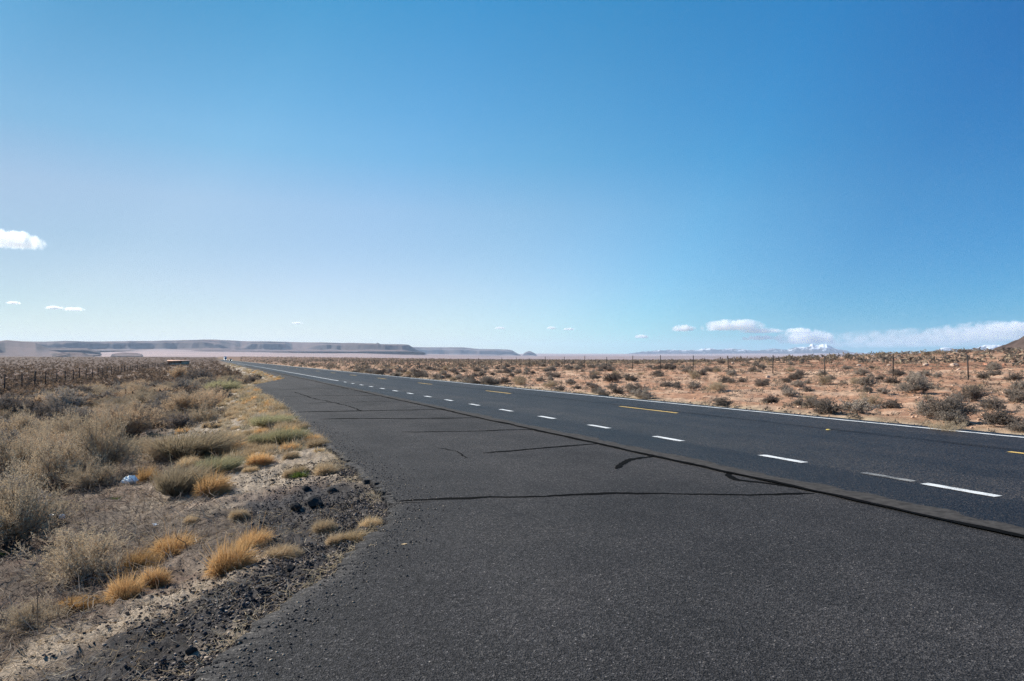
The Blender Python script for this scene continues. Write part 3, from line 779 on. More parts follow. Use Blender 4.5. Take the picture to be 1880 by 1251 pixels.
def B(px, py, w, h, var, label, sy=None):
    p = ground(px, py); z = project(p)[2]
    plant('broom_shrub', random.choice(var), p, w * z / F * 1.1, h * z / F, 'shrub', G_B, label, unit_h=.62, sy=sy and sy * z / F)
B(328, 905, 92, 64, BROOMB, 'large grey-green broom right behind the orange domed tuft')
B(396, 868, 74, 34, BROOM, 'bright green fan of broom leaning right over the orange tuft')
B(350, 838, 130, 56, BROOMB, 'wide blue-grey broom spreading behind the large green one')
B(525, 815, 62, 34, BROOM, 'bushy green broom at the pavement edge, front of two')
B(478, 818, 50, 28, BROOM, 'green broom forming the left end of the long pavement-edge clump')
B(492, 783, 68, 26, BROOM, 'low green broom at the pavement edge, rear of two')
B(405, 722, 54, 28, BROOM, 'round fresh-green broom left of the pull-off far corner')
p = ground(556, 876); plant('weed', FRESH, p, .26, .13, 'weed', None, 'small fresh green weed in front of the golden tuft', unit_h=.5)
p = ground(6, 1018); plant('weed', FRESH, p, .22, .06, 'weed', None, 'bright green sprig at the left photo edge', unit_h=.5)
p = ground(214, 918); plant('weed', FRESH, p, .20, .08, 'weed', None, 'low dull green weed on bare reddish ground', unit_h=.5)

def S(px, py, w, h, var, name, label, grp=G_W):
    p = ground(px, py); z = project(p)[2]; k = random.choice(var)
    plant(name, k[1], p, w * z / F * 1.05, h * z / F * .95, 'shrub', grp, label, unit_h=.62, stems=k[0], rot=random.uniform(0, 6.28))
S(14, 1008, 190, 150, WIRY, 'wiry_shrub', 'tall bare shrub with thick dark stems cut by the left photo edge')
S(188, 876, 118, 112, WIRY, 'wiry_shrub', 'broad wiry shrub directly left of the pale blue plastic bag')
S(100, 902, 130, 104, WIRY, 'wiry_shrub', 'wiry shrub behind the white bottle')
S(30, 880, 130, 84, WIRY, 'wiry_shrub', 'straw-coloured wiry shrub behind the tall bare one at the left edge')
S(150, 1068, 170, 92, WIRY, 'wiry_shrub', 'low sparse tangle of grey twigs left of the orange tufts')
S(60, 1150, 110, 50, WIRY, 'wiry_shrub', 'grey broken twigs lying near the lower left corner')
S(238, 806, 118, 66, RABBIT, 'rabbitbrush', 'dense golden-topped rabbitbrush, roundest on the left verge')
S(345, 772, 116, 52, RABBIT, 'rabbitbrush', 'golden rabbitbrush between the wide blue-grey broom and far verge')
S(330, 700, 44, 26, RABBIT, 'rabbitbrush', 'pale pinkish rabbitbrush alone beyond the verge shrubs')
S(385, 752, 60, 34, RABBIT, 'rabbitbrush', 'pale rabbitbrush right of the golden one on the verge')
S(130, 820, 120, 64, WIRY, 'wiry_shrub', 'grey wiry shrub left of the roundest golden rabbitbrush')
S(50, 810, 100, 60, WIRY, 'wiry_shrub', 'grey wiry shrub left of its equal, near the left photo edge')
S(290, 846, 90, 44, WIRY, 'wiry_shrub', 'grey twiggy shrub in front of the roundest golden rabbitbrush')
S(22, 770, 90, 46, DSAGE, 'sagebrush', 'nearly black shaded sagebrush clump at the left photo edge', G_W)
S(60, 764, 44, 30, DSAGE, 'sagebrush', 'dark sagebrush just right of the black clump at left', G_W)
S(120, 752, 70, 38, SAGE, 'sagebrush', 'round grey sagebrush in front of the left fence', G_W)
S(362, 706, 54, 30, DSAGE, 'sagebrush', 'dark grey sagebrush near the pull-off far corner', G_W)
S(1745, 772, 84, 44, DSAGE, 'sagebrush', 'largest dark sagebrush right of the road, casting a long shadow', G_R)
S(1735, 797, 70, 30, WIRY, 'wiry_shrub', 'bare pale twigs in front of the largest right-hand sagebrush', G_R)

def free(x, y, r): return all((x - a) ** 2 + (y - b) ** 2 > (r + c) ** 2 for a, b, c in placed)
def visible(p, m=60):
    px, py, w = project(p); return w > 1 and -m < px < 1880 + m and py < 1330

# small golden cushions crowding the far verge
def seeded(n, f):
    k = 0; tries = 0
    while k < n and tries < n * 60:
        tries += 1
        if f(): k += 1
def far_tuft():
    Y = random.choice([random.uniform(13, 42), random.uniform(14, 30), random.uniform(42, 110)])
    dd = abs(random.gauss(0, 1.1)) + .12
    X = float(edge_x(Y)) - dd
    if Y > 42 and X > 2.1 and Y < 56 and dd < .15: return False
    w = random.uniform(.26, .6)
    if not free(X, Y, w * .3): return False
    p = np.array([X, Y, float(height(X, Y)) - .01])
    if not visible(p): return False
    key = random.choices(['gold', 'tan', 'orange', 'grey'], [5, 3, 2, 1.2])[0]
    col = {'gold': 'golden', 'tan': 'tan', 'orange': 'orange', 'grey': 'greyish'}[key]
    plant('grass_tuft', random.choice((TUFT if Y < 22 else TUFTS)[key]), p, w, w * random.uniform(.42, .58), 'grass tuft', G_T, None, col + ' grass cushion', unit_h=.5)
    return True
seeded(268, far_tuft)

def left_shrub():
    Y = random.uniform(8.5, 70); dd = random.uniform(2.0, 17.5)
    X = float(edge_x(Y)) - dd
    if Y < 12 and dd < 2.6: return False
    w = random.uniform(.8, 1.6) * (1.0 if dd > 4 else .8) * (.62 if X < -9.5 and Y > 22 else 1)
    if not free(X, Y, w * .33): return False
    p = np.array([X, Y, float(height(X, Y)) - .02])
    if not visible(p): return False
    px, py, z = project(p)
    if 60 < px < 260 and 905 < py < 1000: return False
    if px > 170 and py > 850: return False
    if px > 270 and py > 790: return False
    kind = random.choices(['w', 'r', 's', 'd', 'b'], [4.5, 2.2, 2.8, 2.2, .6 if dd < 8 else .1])[0]
    if X < -15.6: kind = random.choice(['d', 's', 's'])
    h = w * random.uniform(.38, .56)
    if kind == 'b':
        plant('broom_shrub', random.choice(BROOMB), p, w, h, 'shrub', G_W, None, 'blue-grey broom shrub', unit_h=.62); return True
    var, nm, ds = {'w': (WIRY, 'wiry_shrub', 'grey wiry shrub'), 'r': (RABBIT, 'rabbitbrush', 'golden-tipped rabbitbrush'),
                   's': (SAGE, 'sagebrush', 'grey sagebrush'), 'd': (DSAGE, 'sagebrush', 'dark sagebrush')}[kind]
    k = random.choice(var)
    plant(nm, k[1], p, w, h, 'shrub', G_W, None, ds, unit_h=.62, stems=k[0] if Y < 22 else None, rot=random.uniform(0, 6.28)); return True
seeded(300, left_shrub)

FENCE_X, LFENCE_X, SPACE = 40.0, -15.6, 4.95
def right_shrub():
    e = random.choice([random.uniform(.5, 4), random.uniform(2, 26), random.uniform(2, 26), random.uniform(24, 48)])
    Y = random.uniform(4, 90)
    X = ROADR + e
    w = random.uniform(.5, 1.1) * (1.3 if random.random() < .15 else 1)
    if e < 1.2: w *= .7
    if not free(X, Y, w * .34): return False
    p = np.array([X, Y, float(height(X, Y)) - .02])
    if not visible(p, 10): return False
    kind = random.choices(['s', 'd', 'g', 'w'], [4, 3.4, .5, 1.4 if e < 5 else .4])[0]
    h = w * random.uniform(.42, .6)
    if kind == 'g':
        plant('grass_tuft', random.choice(TUFTS[random.choice(['tan', 'gold'])]), p, w * .6, h * .6, 'grass tuft', 'pale grass clumps beyond the road', None, 'pale grass clump', unit_h=.5, side='right'); return True
    var, nm, ds = {'s': (SAGE, 'sagebrush', 'grey sagebrush'), 'd': (DSAGE, 'sagebrush', 'dark sagebrush'), 'w': (WIRY, 'wiry_shrub', 'pale wiry shrub')}[kind]
    k = random.choice(var)
    plant(nm, k[1], p, w, h, 'shrub', G_R, None, ds, unit_h=.62, rot=random.uniform(0, 6.28), side='right'); return True
seeded(290, right_shrub)

# ------------------------------------------------------------------ scrub too far away or too dense to count
def scrub_proto(seed, n=26):
    g = np.random.default_rng(seed)
    th = np.arccos(1 - g.uniform(0, 1, n) * .9); ph = g.uniform(0, 6.28, n); rad = g.uniform(.25, .5, n)
    c = np.stack([rad * np.sin(th) * np.cos(ph), rad * np.sin(th) * np.sin(ph), rad * np.cos(th) * 1.15 + .02], 1)
    d1 = unit(g.normal(size=(n, 3))) * g.uniform(.09, .2, n)[:, None]; d2 = unit(g.normal(size=(n, 3))) * g.uniform(.03, .08, n)[:, None]
    V = np.stack([c - d1, c + d2, c + d1, c - d2], 1)
    return V
PRO = [scrub_proto(600 + i, 30) for i in range(6)]
def merge_scrub(name, pts, sizes, cols, label, squash=.9, lod=1):
    g = np.random.default_rng(5); V = []; C = []
    for i, (p, s, c) in enumerate(zip(pts, sizes, cols)):
        b = PRO[i % 6][::lod]
        a = g.uniform(0, 6.28); ca, sa = math.cos(a), math.sin(a)
        v = np.stack([b[..., 0] * ca - b[..., 1] * sa, b[..., 0] * sa + b[..., 1] * ca, b[..., 2] * squash], -1) * s
        if lod > 1: v = v.mean(1, keepdims=True) + (v - v.mean(1, keepdims=True)) * 1.5
        V.append(v + p)
        C.append(np.broadcast_to(c, v.shape) * g.uniform(.65, 1.35, (len(v), 1, 1)))
    V = np.concatenate(V).reshape(-1, 3); C = np.concatenate(C).reshape(-1, 3)
    q = np.arange(len(V)).reshape(-1, 4)
    add(name, mesh_np(name, V, q, M_strawattr, {'soil': C}), label, None, None, 'stuff')

def scatter(n, fx, tint=(1, 1, 1)):
    P = []; Z = []; Cc = []
    pal = np.array([(.17, .145, .115), (.23, .19, .15), (.27, .215, .155), (.14, .12, .10), (.32, .255, .18)])
    while len(P) < n:
        X, Y, s = fx()
        p = np.array([X, Y, 0.0])
        P.append(p); Z.append(s); Cc.append(pal[random.randrange(5)] * np.array(tint) * random.uniform(.8, 1.15))
    P = np.array(P); P[:, 2] = height(P[:, 0], P[:, 1]) - .03
    return P, Z, Cc
def fx_left():
    while True:
        r = 42 * (1200 / 42) ** random.random(); a = math.radians(random.uniform(-22, 7)); X = r * math.sin(a); Y = r * math.cos(a)
        if X < edge_x(Y) - 2.5: return X, Y, random.uniform(.45, .95) * (1 + r / 900)
merge_scrub('scrubland', *scatter(9000, fx_left, (.72, .62, .58)), 'low brown scrub covering the plain left of the road', lod=2)
def fx_leftn():
    while True:
        Y = random.uniform(10, 110); X = float(edge_x(Y)) - random.uniform(2, 24)
        if project((X, Y, -1))[0] > -40: return X, Y, random.uniform(.25, .6)
merge_scrub('scrubland', *scatter(900, fx_leftn, (.95, .92, .9)), 'small dry undergrowth between the left-hand shrubs')
def fx_right():
    while True:
        r = 58 * (1500 / 58) ** random.random(); a = math.radians(random.uniform(2, 66)); X = r * math.sin(a); Y = r * math.cos(a)
        if X > ROADR + 1.5 and not (X < 64 and Y < 90): return X, Y, random.uniform(.6, 1.3) * (1 + r / 900)
merge_scrub('scrubland', *scatter(7000, fx_right), 'grey-brown scrub on the ground right of the highway', lod=2)
def fx_rightn():
    while True:
        Y = random.uniform(3, 95); X = ROADR + random.uniform(.3, 50)
        px = project((X, Y, 0))[0]
        if 0 < px < 1950: return X, Y, random.uniform(.12, .4)
merge_scrub('scrubland', *scatter(6500, fx_rightn), 'small dead plants on the red soil')

TP = [(lambda q: (np.concatenate(q.V), np.concatenate(q.F)))(tuft(640 + i, 85, wid=.034)) for i in range(4)]
V = []; Fv = []; C = []; nn = 0; gg = np.random.default_rng(9)
pal = np.array([(.52, .42, .28), (.47, .38, .26), (.38, .30, .21), (.50, .37, .2), (.34, .30, .21)])
while len(V) < 650:
    Y = gg.choice([gg.uniform(12.5, 45), gg.uniform(12.5, 45), gg.uniform(45, 260)]); dd = abs(gg.normal(0, 1.25)) + .1
    X = float(edge_x(Y)) - dd; sc_ = gg.uniform(.16, .5) * (1 if Y < 60 else 1.5)
    v, f = TP[len(V) % 4]; a = gg.uniform(-.5, .5); ca, sa = math.cos(a), math.sin(a)
    v = np.stack([v[:, 0] * ca - v[:, 1] * sa, v[:, 0] * sa + v[:, 1] * ca, v[:, 2] * gg.uniform(.7, 1.1)], 1) * sc_ + np.array([X, Y, float(height(X, Y)) - .01])
    V.append(v); Fv.append(f + nn); nn += len(v)
    C.append(np.repeat(pal[gg.integers(0, 5)][None] * gg.uniform(.7, 1.3, (len(v) // 10 + 1, 1)), 10, 0)[:len(v)])
add('verge_grass', mesh_np('verge_grass', np.concatenate(V), np.concatenate(Fv), M_strawattr, {'soil': np.concatenate(C)}), 'low dry grass filling the verge between the cushions', None, None, 'stuff')
# ------------------------------------------------------------------ gravel, straw, stones
ico = np.array([(0, 0, 1)] + [(math.cos(a) * .894, math.sin(a) * .894, .447) for a in np.arange(5) * 1.2566] + [(math.cos(a) * .894, math.sin(a) * .894, -.447) for a in np.arange(5) * 1.2566 + .628] + [(0, 0, -1)])
icof = [(0, i + 1, (i + 1) % 5 + 1) for i in range(5)] + [(i + 1, i + 6, (i + 1) % 5 + 1) for i in range(5)] + [((i + 1) % 5 + 1, i + 6, (i + 1) % 5 + 6) for i in range(5)] + [(11, (i + 1) % 5 + 6, i + 6) for i in range(5)]
icof = np.array(icof)
def pebbles(name, P, size, cols, label, g):
    n = len(P)
    sc = size[:, None, None] * g.uniform(.6, 1.2, (n, 1, 3)) * np.array([1, 1, .7]) * (1 + g.normal(0, .16, (n, 12, 1)))
    V = ico[None] * sc
    a = g.uniform(0, 6.28, n); ca = np.cos(a)[:, None]; sa = np.sin(a)[:, None]
    V = np.stack([V[..., 0] * ca - V[..., 1] * sa, V[..., 0] * sa + V[..., 1] * ca, V[..., 2]], -1) + P[:, None]
    Fc = (icof[None] + (np.arange(n) * 12)[:, None, None]).reshape(-1, 3)
    add(name, mesh_np(name, V.reshape(-1, 3), Fc, M_soilattr, {'soil': np.repeat(cols, 12, 0)}), label, None, None, 'stuff')

g = np.random.default_rng(77)
n = 70000
Y = 2.0 + 9.5 * g.uniform(0, 1, n) ** 1.25; d = np.abs(g.normal(0, .75, n)) + .01
d = np.where(g.uniform(0, 1, n) < .3, g.uniform(0, .22, n), d)
X = edge_x(Y) - d
keep = (fbm(X * 1.3, Y * 1.3, 3, 301) + g.normal(0, .12, n) > .42) & (d < 2.2)
X, Y = X[keep], Y[keep]; n = len(X)
sz = .005 + .011 * g.uniform(0, 1, n) ** 3
base = np.where((g.uniform(0, 1, n) < .78)[:, None], np.array([.055, .05, .05]), np.array([.26, .21, .17])) * g.uniform(.5, 1.6, (n, 1))
pebbles('gravel', np.stack([X, Y, height(X, Y) + sz * .25], 1), sz, base, 'dark loose gravel and asphalt crumbs along the pavement edge', g)

n = 5000
Y = 2.2 + 16 * g.uniform(0, 1, n) ** 1.4; X = edge_x(Y) + np.abs(g.normal(0, .28, n)) + .06
sz = .003 + .008 * g.uniform(0, 1, n) ** 3
base = np.where((g.uniform(0, 1, n) < .75)[:, None], np.array([.06, .056, .055]), np.array([.3, .24, .18])) * g.uniform(.6, 1.5, (n, 1))
pebbles('gravel', np.stack([X, Y, sz * .3], 1), sz, base, 'loose crumbs spilled onto the pavement edge', g)
n = 20000
e = 48 * g.uniform(0, 1, n) ** 1.2 + .5; Y = g.uniform(2, 90, n); X = ROADR + e
sz = .014 + .055 * g.uniform(0, 1, n) ** 4
base = np.array([.46, .31, .22]) * g.uniform(.5, 1.5, (n, 1))
pebbles('pebbles', np.stack([X, Y, height(X, Y) + sz * .2], 1), sz, np.clip(base, 0, .8), 'pale pebbles scattered over the red soil', g)

def straws(name, X, Y, ln, wd, cols, label, g, rise=.35, up=0.0):
    n = len(X); a = g.uniform(0, 6.28, n)
    el = np.abs(g.normal(0, rise, n)) + up
    d = np.stack([np.cos(a) * np.cos(el), np.sin(a) * np.cos(el), np.sin(el)], 1)
    z = height(X, Y) + .006
    P0 = np.stack([X, Y, z], 1); t = np.linspace(0, 1, 4)
    P = P0[:, None] + d[:, None] * (ln[:, None] * t)[..., None] + np.cumsum(g.normal(0, .09, (n, 4, 3)), 1) * ln[:, None, None]
    P[..., 2] = np.maximum(P[..., 2], height(P[..., 0], P[..., 1]) + .004)
    V, Fq = ribbons(P, wd[:, None] * np.array([.8, 1, .8, .3])[None], g)
    add(name, mesh_np(name, V, Fq, M_strawattr, {'soil': np.repeat(cols, 8, 0)}), label, None, None, 'stuff')

n = 56000
Y = 2.2 + 16 * g.uniform(0, 1, n) ** 1.5; d = g.uniform(0, 1, n) ** .8 * 5.5 + .02; X = edge_x(Y) - d
keep = fbm(X * 1.1, Y * 1.1, 3, 311) + g.normal(0, .1, n) > .47
X, Y = X[keep], Y[keep]; n = len(X)
pal = np.array([(.50, .42, .31), (.42, .32, .2), (.34, .24, .14), (.55, .48, .38), (.2, .16, .13)])
straws('dry_straw', X, Y, g.uniform(.025, .13, n), g.uniform(.002, .0045, n), pal[g.integers(0, 5, n)] * g.uniform(.7, 1.1, (n, 1)), 'dead straw and grass litter over the verge', g)
n = 44000
Y = 2.6 + 14 * g.uniform(0, 1, n) ** 1.4; d = 1.8 + g.uniform(0, 1, n) * 9; X = edge_x(Y) - d
pal = np.array([(.13, .10, .085), (.2, .165, .135), (.28, .22, .17), (.075, .06, .05), (.36, .3, .24)])
straws('twig_litter', X, Y, g.uniform(.04, .26, n), g.uniform(.003, .009, n), pal[g.integers(0, 5, n)], 'fallen dark twigs on the soil under the shrubs', g, .5)
# pale straw fringe caught on the broken edge
n = 5200
Y = g.uniform(2.4, 20, n); d = np.abs(g.normal(0, .12, n)) + .0; X = edge_x(Y) - d
keep = fbm(X * 0 + 1, Y * 1.6, 3, 331) + g.normal(0, .06, n) > .5; X, Y = X[keep], Y[keep]; n = len(X)
straws('dry_straw', X, Y, g.uniform(.03, .13, n), g.uniform(.002, .005, n), np.array([.52, .42, .28]) * g.uniform(.6, 1.1, (n, 1)), 'pale straw caught along the broken pavement edge', g, .5)
# standing thin dead stalks on the sand band
n = 900
Y = g.uniform(3, 8, n); d = g.uniform(.3, 4.5, n); X = edge_x(Y) - d
straws('dead_stalks', X, Y, g.uniform(.06, .22, n), g.uniform(.002, .004, n), np.array([.22, .165, .12]) * g.uniform(.5, 1.6, (n, 1)), 'thin standing dead stalks on the verge', g, .3, .9)

def rock_mesh(name, seed, mat, sub=2, rough=.28, squash=.7):
    import bmesh
    bm = bmesh.new(); bmesh.ops.create_icosphere(bm, subdivisions=sub, radius=.5)
    g = np.random.default_rng(seed); off = g.uniform(0, 50)
    pl = [(unit(g.normal(size=3)), g.uniform(.28, .42)) for _ in range(9)]
    for v in bm.verts:
        c = np.array(v.co)
        for nrm, dd in pl:
            t = c @ nrm
            if t > dd: c = c - nrm * (t - dd)
        k = 1 + (float(fbm(c[0] * 4 + off, c[1] * 4 + c[2] * 3, 3, seed)) - .5) * rough * 2
        v.co = (c[0] * k, c[1] * k, c[2] * k * squash)
    me = bpy.data.meshes.new(name); bm.to_mesh(me); bm.free(); me.materials.append(mat); return me
M_chunk = rock_mat('asphalt_chunk', (.02, .019, .019), (.06, .055, .053), 30, .8, .01)
M_rock = rock_mat('pale_sandstone', (.36, .25, .18), (.60, .46, .36), 7, .6, .03)
M_redrock = rock_mat('red_sandstone', (.34, .15, .09), (.52, .27, .18), 7, .6, .03)
CH = [rock_mesh('asphalt_chunk', 700 + i, M_chunk) for i in range(4)]
for i, (px, py, w, lab) in enumerate([(562, 901, 18, 'blackish lump on the gravel, furthest of four'), (613, 902, 20, 'blackish lump left of the straw near the pavement bend'),
        (580, 930, 32, 'largest black lump on the dark gravel'), (545, 938, 26, 'black lump touching distance left of the largest'),
        (533, 1046, 18, 'black lump below the largest orange tuft'), (536, 1098, 20, 'black lump broken off right at the pavement edge'),
        (350, 1200, 22, 'black lump at the bottom pavement edge')]):
    p = ground(px, py); z = project(p)[2]; s = w * z / F
    add('asphalt_chunk', CH[i % 4], lab, 'rock', 'asphalt lumps on the gravel', None, None, p + np.array([0, 0, s * .22]), (random.uniform(-.3, .3), random.uniform(-.3, .3), random.uniform(0, 6)), (s * 1.15, s, s))
RK = [rock_mesh('rock', 720 + i, M_rock) for i in range(4)]; RR_ = [rock_mesh('rock', 730 + i, M_redrock) for i in range(2)]
for i, (px, py, w, red, lab) in enumerate([(1752, 656, 12, 0, 'pale domed rock on the right skyline'), (1812, 655, 14, 1, 'red slanted rock below the dark hill'), (1842, 658, 6, 1, 'small upright red rock right of the slanted one'),
        (1700, 657, 9, 0, 'pale flat rock pair member on the skyline, left of the domed rock'), (1632, 657, 6, 0, 'small pale rock beside the second fence post from right'),
        (1401, 679, 6, 0, 'white stone below the gap between third and fourth fence posts'), (1436, 665, 5, 0, 'tiny pale stone right of the fourth fence post'),
        (1488, 684, 5, 0, 'pale stone left of the third fence post foot'), (1580, 686, 7, 0, 'pale angular stone between second and third fence posts'),
        (1740, 667, 6, 0, 'pale stone left of the first fence post top'), (1410, 694, 7, 0, 'flat pale stone near the fourth fence post foot'),
        (1760, 680, 6, 0, 'pale stone beside the first fence post from right'), (1577, 657, 7, 0, 'pale rock on the skyline above the second fence gap'),
        (1467, 716, 7, 0, 'pale flat stone in the middle of the red field'), (1805, 724, 8, 0, 'cream stone among sagebrush at the far right'), (1275, 676, 6, 0, 'pale stone by the sixth fence post'),
        (950, 684, 5, 0, 'pale stone among scrub left of centre field'), (1345, 668, 6, 0, 'pale stone beside the fifth fence post')]):
    p = ground(px, py); z = project(p)[2]; s = w * z / F
    if z < 1 or z > 400: 
        r_ = ray(px, py); p = EYE + r_ * (75 / np.linalg.norm(r_)); p[2] = float(height(p[0], p[1])); s = w * 70 / F
    add('rock', (RR_ if red else RK)[i % (2 if red else 4)], lab, 'rock', 'rocks lying about the right-hand field', None, None, p + np.array([0, 0, s * .15]), (random.uniform(-.3, .3), random.uniform(-.3, .3), random.uniform(0, 6)), (s * 1.3, s * 1.1, s))

# ------------------------------------------------------------------ litter
M_bag = simple_mat('thin_blue_plastic', (.86, .90, .88), .35, 0, .12, 40, .5)
M_bottle = simple_mat('white_plastic', (.78, .78, .76), .35, 0, .06, 60, .5)
M_dark = simple_mat('dark_print', (.06, .06, .065), .6, 0, .2, 90)
import bmesh
bm = bmesh.new(); bmesh.ops.create_icosphere(bm, subdivisions=4, radius=.5)
for v in bm.verts:
    c = np.array(v.co); k = .55 + .9 * float(fbm(c[0] * 5 + 3, c[1] * 5 + c[2] * 4, 4, 801)); k2 = .5 + float(fbm(c[0] * 13, c[2] * 13 + c[1] * 9, 3, 802))
    v.co = (c[0] * k * 1.1, c[1] * k * .7, (c[2] * .55 + .16) * k * k2)
me = bpy.data.meshes.new('plastic_bag'); bm.to_mesh(me); bm.free(); me.materials.append(M_bag)
p = ground(238, 889); z = project(p)[2]; s = 27 * z / F
add('plastic_bag', me, 'crumpled pale blue plastic bag lying beside a brown tuft', 'bag', None, None, None, p + np.array([0, 0, .03]), (0, 0, -.4), (s, s, s * .9))
bb = Bits(); bb.tube([(0, 0, 0), (.006, 0, 0), (.13, 0, 0), (.15, 0, 0), (.19, 0, 0), (.205, 0, 0)], [.03, .036, .036, .03, .036, .034], 16); bb.tube([(.205, 0, 0), (.235, 0, 0), (.255, 0, 0), (.275, 0, 0)], [.034, .022, .014, .013], 16)
p = ground(97, 960); z = project(p)[2]; s = 40 * z / F / .3
bt = add('bottle', bb.me('bottle', M_bottle, True), 'white plastic bottle lying on bare reddish soil', 'bottle', None, None, None, p + np.array([-.12, -.02, .035]), (0, 0, math.pi - YAW - .1), (s, s, s)); bt.location = [float(c) for c in (p + RGT * .15 * s + np.array([0, 0, .036 * s]))]
bb = Bits(); bb.tube([(.05, 0, 0), (.12, 0, 0)], [.0375, .0375], 16); add('wrapper', bb.me('wrapper', M_dark, True), parent=bt)
bb = Bits(); bb.tube([(.272, 0, 0), (.292, 0, 0)], [.016, .016], 12); add('cap', bb.me('cap', M_bottle, True), parent=bt)
bm = bmesh.new(); bmesh.ops.create_grid(bm, x_segments=8, y_segments=8, size=.5)
for v in bm.verts: v.co.z = (float(fbm(v.co.x * 5 + 9, v.co.y * 5, 3, 805)) - .3) * .5
bmesh.ops.solidify(bm, geom=bm.faces[:], thickness=.02)
me = bpy.data.meshes.new('paper_scrap'); bm.to_mesh(me); bm.free(); me.materials.append(M_bottle)
p = ground(285, 966); add('paper_scrap', me, 'small white crumpled scrap among twigs above the long orange tuft', 'litter', None, None, None, p + np.array([0, 0, .02]), (.4, .2, .5), (.06, .045, .06))
p = flat(742, 1000); add('paper_scrap', me.copy(), 'tiny tan scrap lying flat on the near asphalt', 'litter', None, None, None, p + np.array([0, 0, .004]), (0, 0, .3), (.045, .03, .012))
bpy.data.objects[-1]
tan_m = simple_mat('tan_scrap', (.5, .36, .2), .8)
for o in COL.objects:
    if o.get('label') == 'tiny tan scrap lying flat on the near asphalt': o.data.materials[0] = tan_m
# raised pavement reflector at the centre line
bb = Bits(); V = [(-.05, -.05, 0), (.05, -.05, 0), (.05, .05, 0), (-.05, .05, 0), (-.035, -.02, .02), (.035, -.02, .02), (.035, .02, .02), (-.035, .02, .02)]
bb.put(V, [(4, 5, 6, 7), (0, 1, 5, 4), (1, 2, 6, 5), (2, 3, 7, 6), (3, 0, 4, 7)])
p = flat(1508, 790, .02); add('road_reflector', bb.me('road_reflector', simple_mat('yellow_reflector', (.6, .45, .12), .4)), 'small yellow reflector stud on the centre line', 'reflector', None, None, None, (YELX + .08, p[1], .019), None, (.8, .8, .8))

# ------------------------------------------------------------------ fences
M_post = simple_mat('dark_steel_post', (.045, .038, .035), .8, .2, .3, 20)
M_wood = simple_mat('weathered_post_wood', (.06, .048, .04), .9, 0, .4, 12)
M_wire = simple_mat('rusty_wire', (.10, .085, .075), .6, .5, .3, 10)
def fence(name, X0, ks, label, y0, wood_every):
    root = add(name, None, label, 'fence', None, None, None, (X0, y0, 0))
    tb = Bits(); hh = 1.42
    tb.box((-.024, -.008, -.25), (.024, .008, hh)); tb.box((-.006, .008, -.25), (.006, .045, hh))
    for zz in np.arange(.2, 1.35, .12): tb.box((-.01, -.016, zz), (.01, -.008, zz + .02))
    tpost = tb.me('post', M_post)
    wb = Bits(); wb.tube([(0, 0, -.3), (.01, 0, .6), (0, .01, 1.2), (.01, 0, 1.52)], [.065, .06, .058, .05], 9); wpost = wb.me('post', M_wood)
    tops = []
    for i in ks:
        y = y0 + SPACE * i + random.uniform(-.25, .25); x = X0 + random.uniform(-.08, .08); zz = float(height(x, y))
        wood = wood_every and i % wood_every == 2
        add('post', wpost if wood else tpost, parent=root, loc=(x - X0, y - y0, zz), rot=(random.uniform(-.03, .03), random.uniform(-.03, .03), random.uniform(-.2, .2)), scale=((1.9, 1.9, 1) if wood_every else (1.25, 1.25, 1)) if not wood else None)
        tops.append((x - X0, y - y0, zz))
    tops = np.array(tops)
    for hgt in (.4, .72, 1.02, 1.32):
        wv = Bits(); P = []
        for a, b in zip(tops[:-1], tops[1:]):
            for t in (0, .25, .5, .75): P.append(a * (1 - t) + b * t + np.array([0, 0, hgt - .16 * t * (1 - t)]))
        P.append(tops[-1] + np.array([0, 0, hgt])); wv.tube(P, .0032, 4)
        add('wire', wv.me('wire', M_wire), parent=root)
    if wood_every:
        sb = Bits(); sb.tube([(0, 0, .34), (.01, 0, .8), (0, 0, 1.34)], .009, 5); sme = sb.me('stay', M_wire)
        for a, b in zip(tops[:-1], tops[1:]): add('stay', sme, parent=root, loc=a * .5 + b * .5)
    return root
pR = 39.5 * math.cos(YAW) + 0  # first post in view
yR = (39.5 - FENCE_X * math.sin(YAW)) / math.cos(YAW)
fence('wire_fence', FENCE_X, range(-3, 66), 'long wire fence on thin dark posts across the red field', yR, 0)
yL = (56.3 - LFENCE_X * math.sin(YAW)) / math.cos(YAW)
fence('wire_fence', LFENCE_X, range(-3, 52), 'wire fence of dark posts on the plain left of the road', yL, 5)
POSTS_R = [project((FENCE_X, yR + SPACE * i, .3))[0] for i in range(0, 30)]

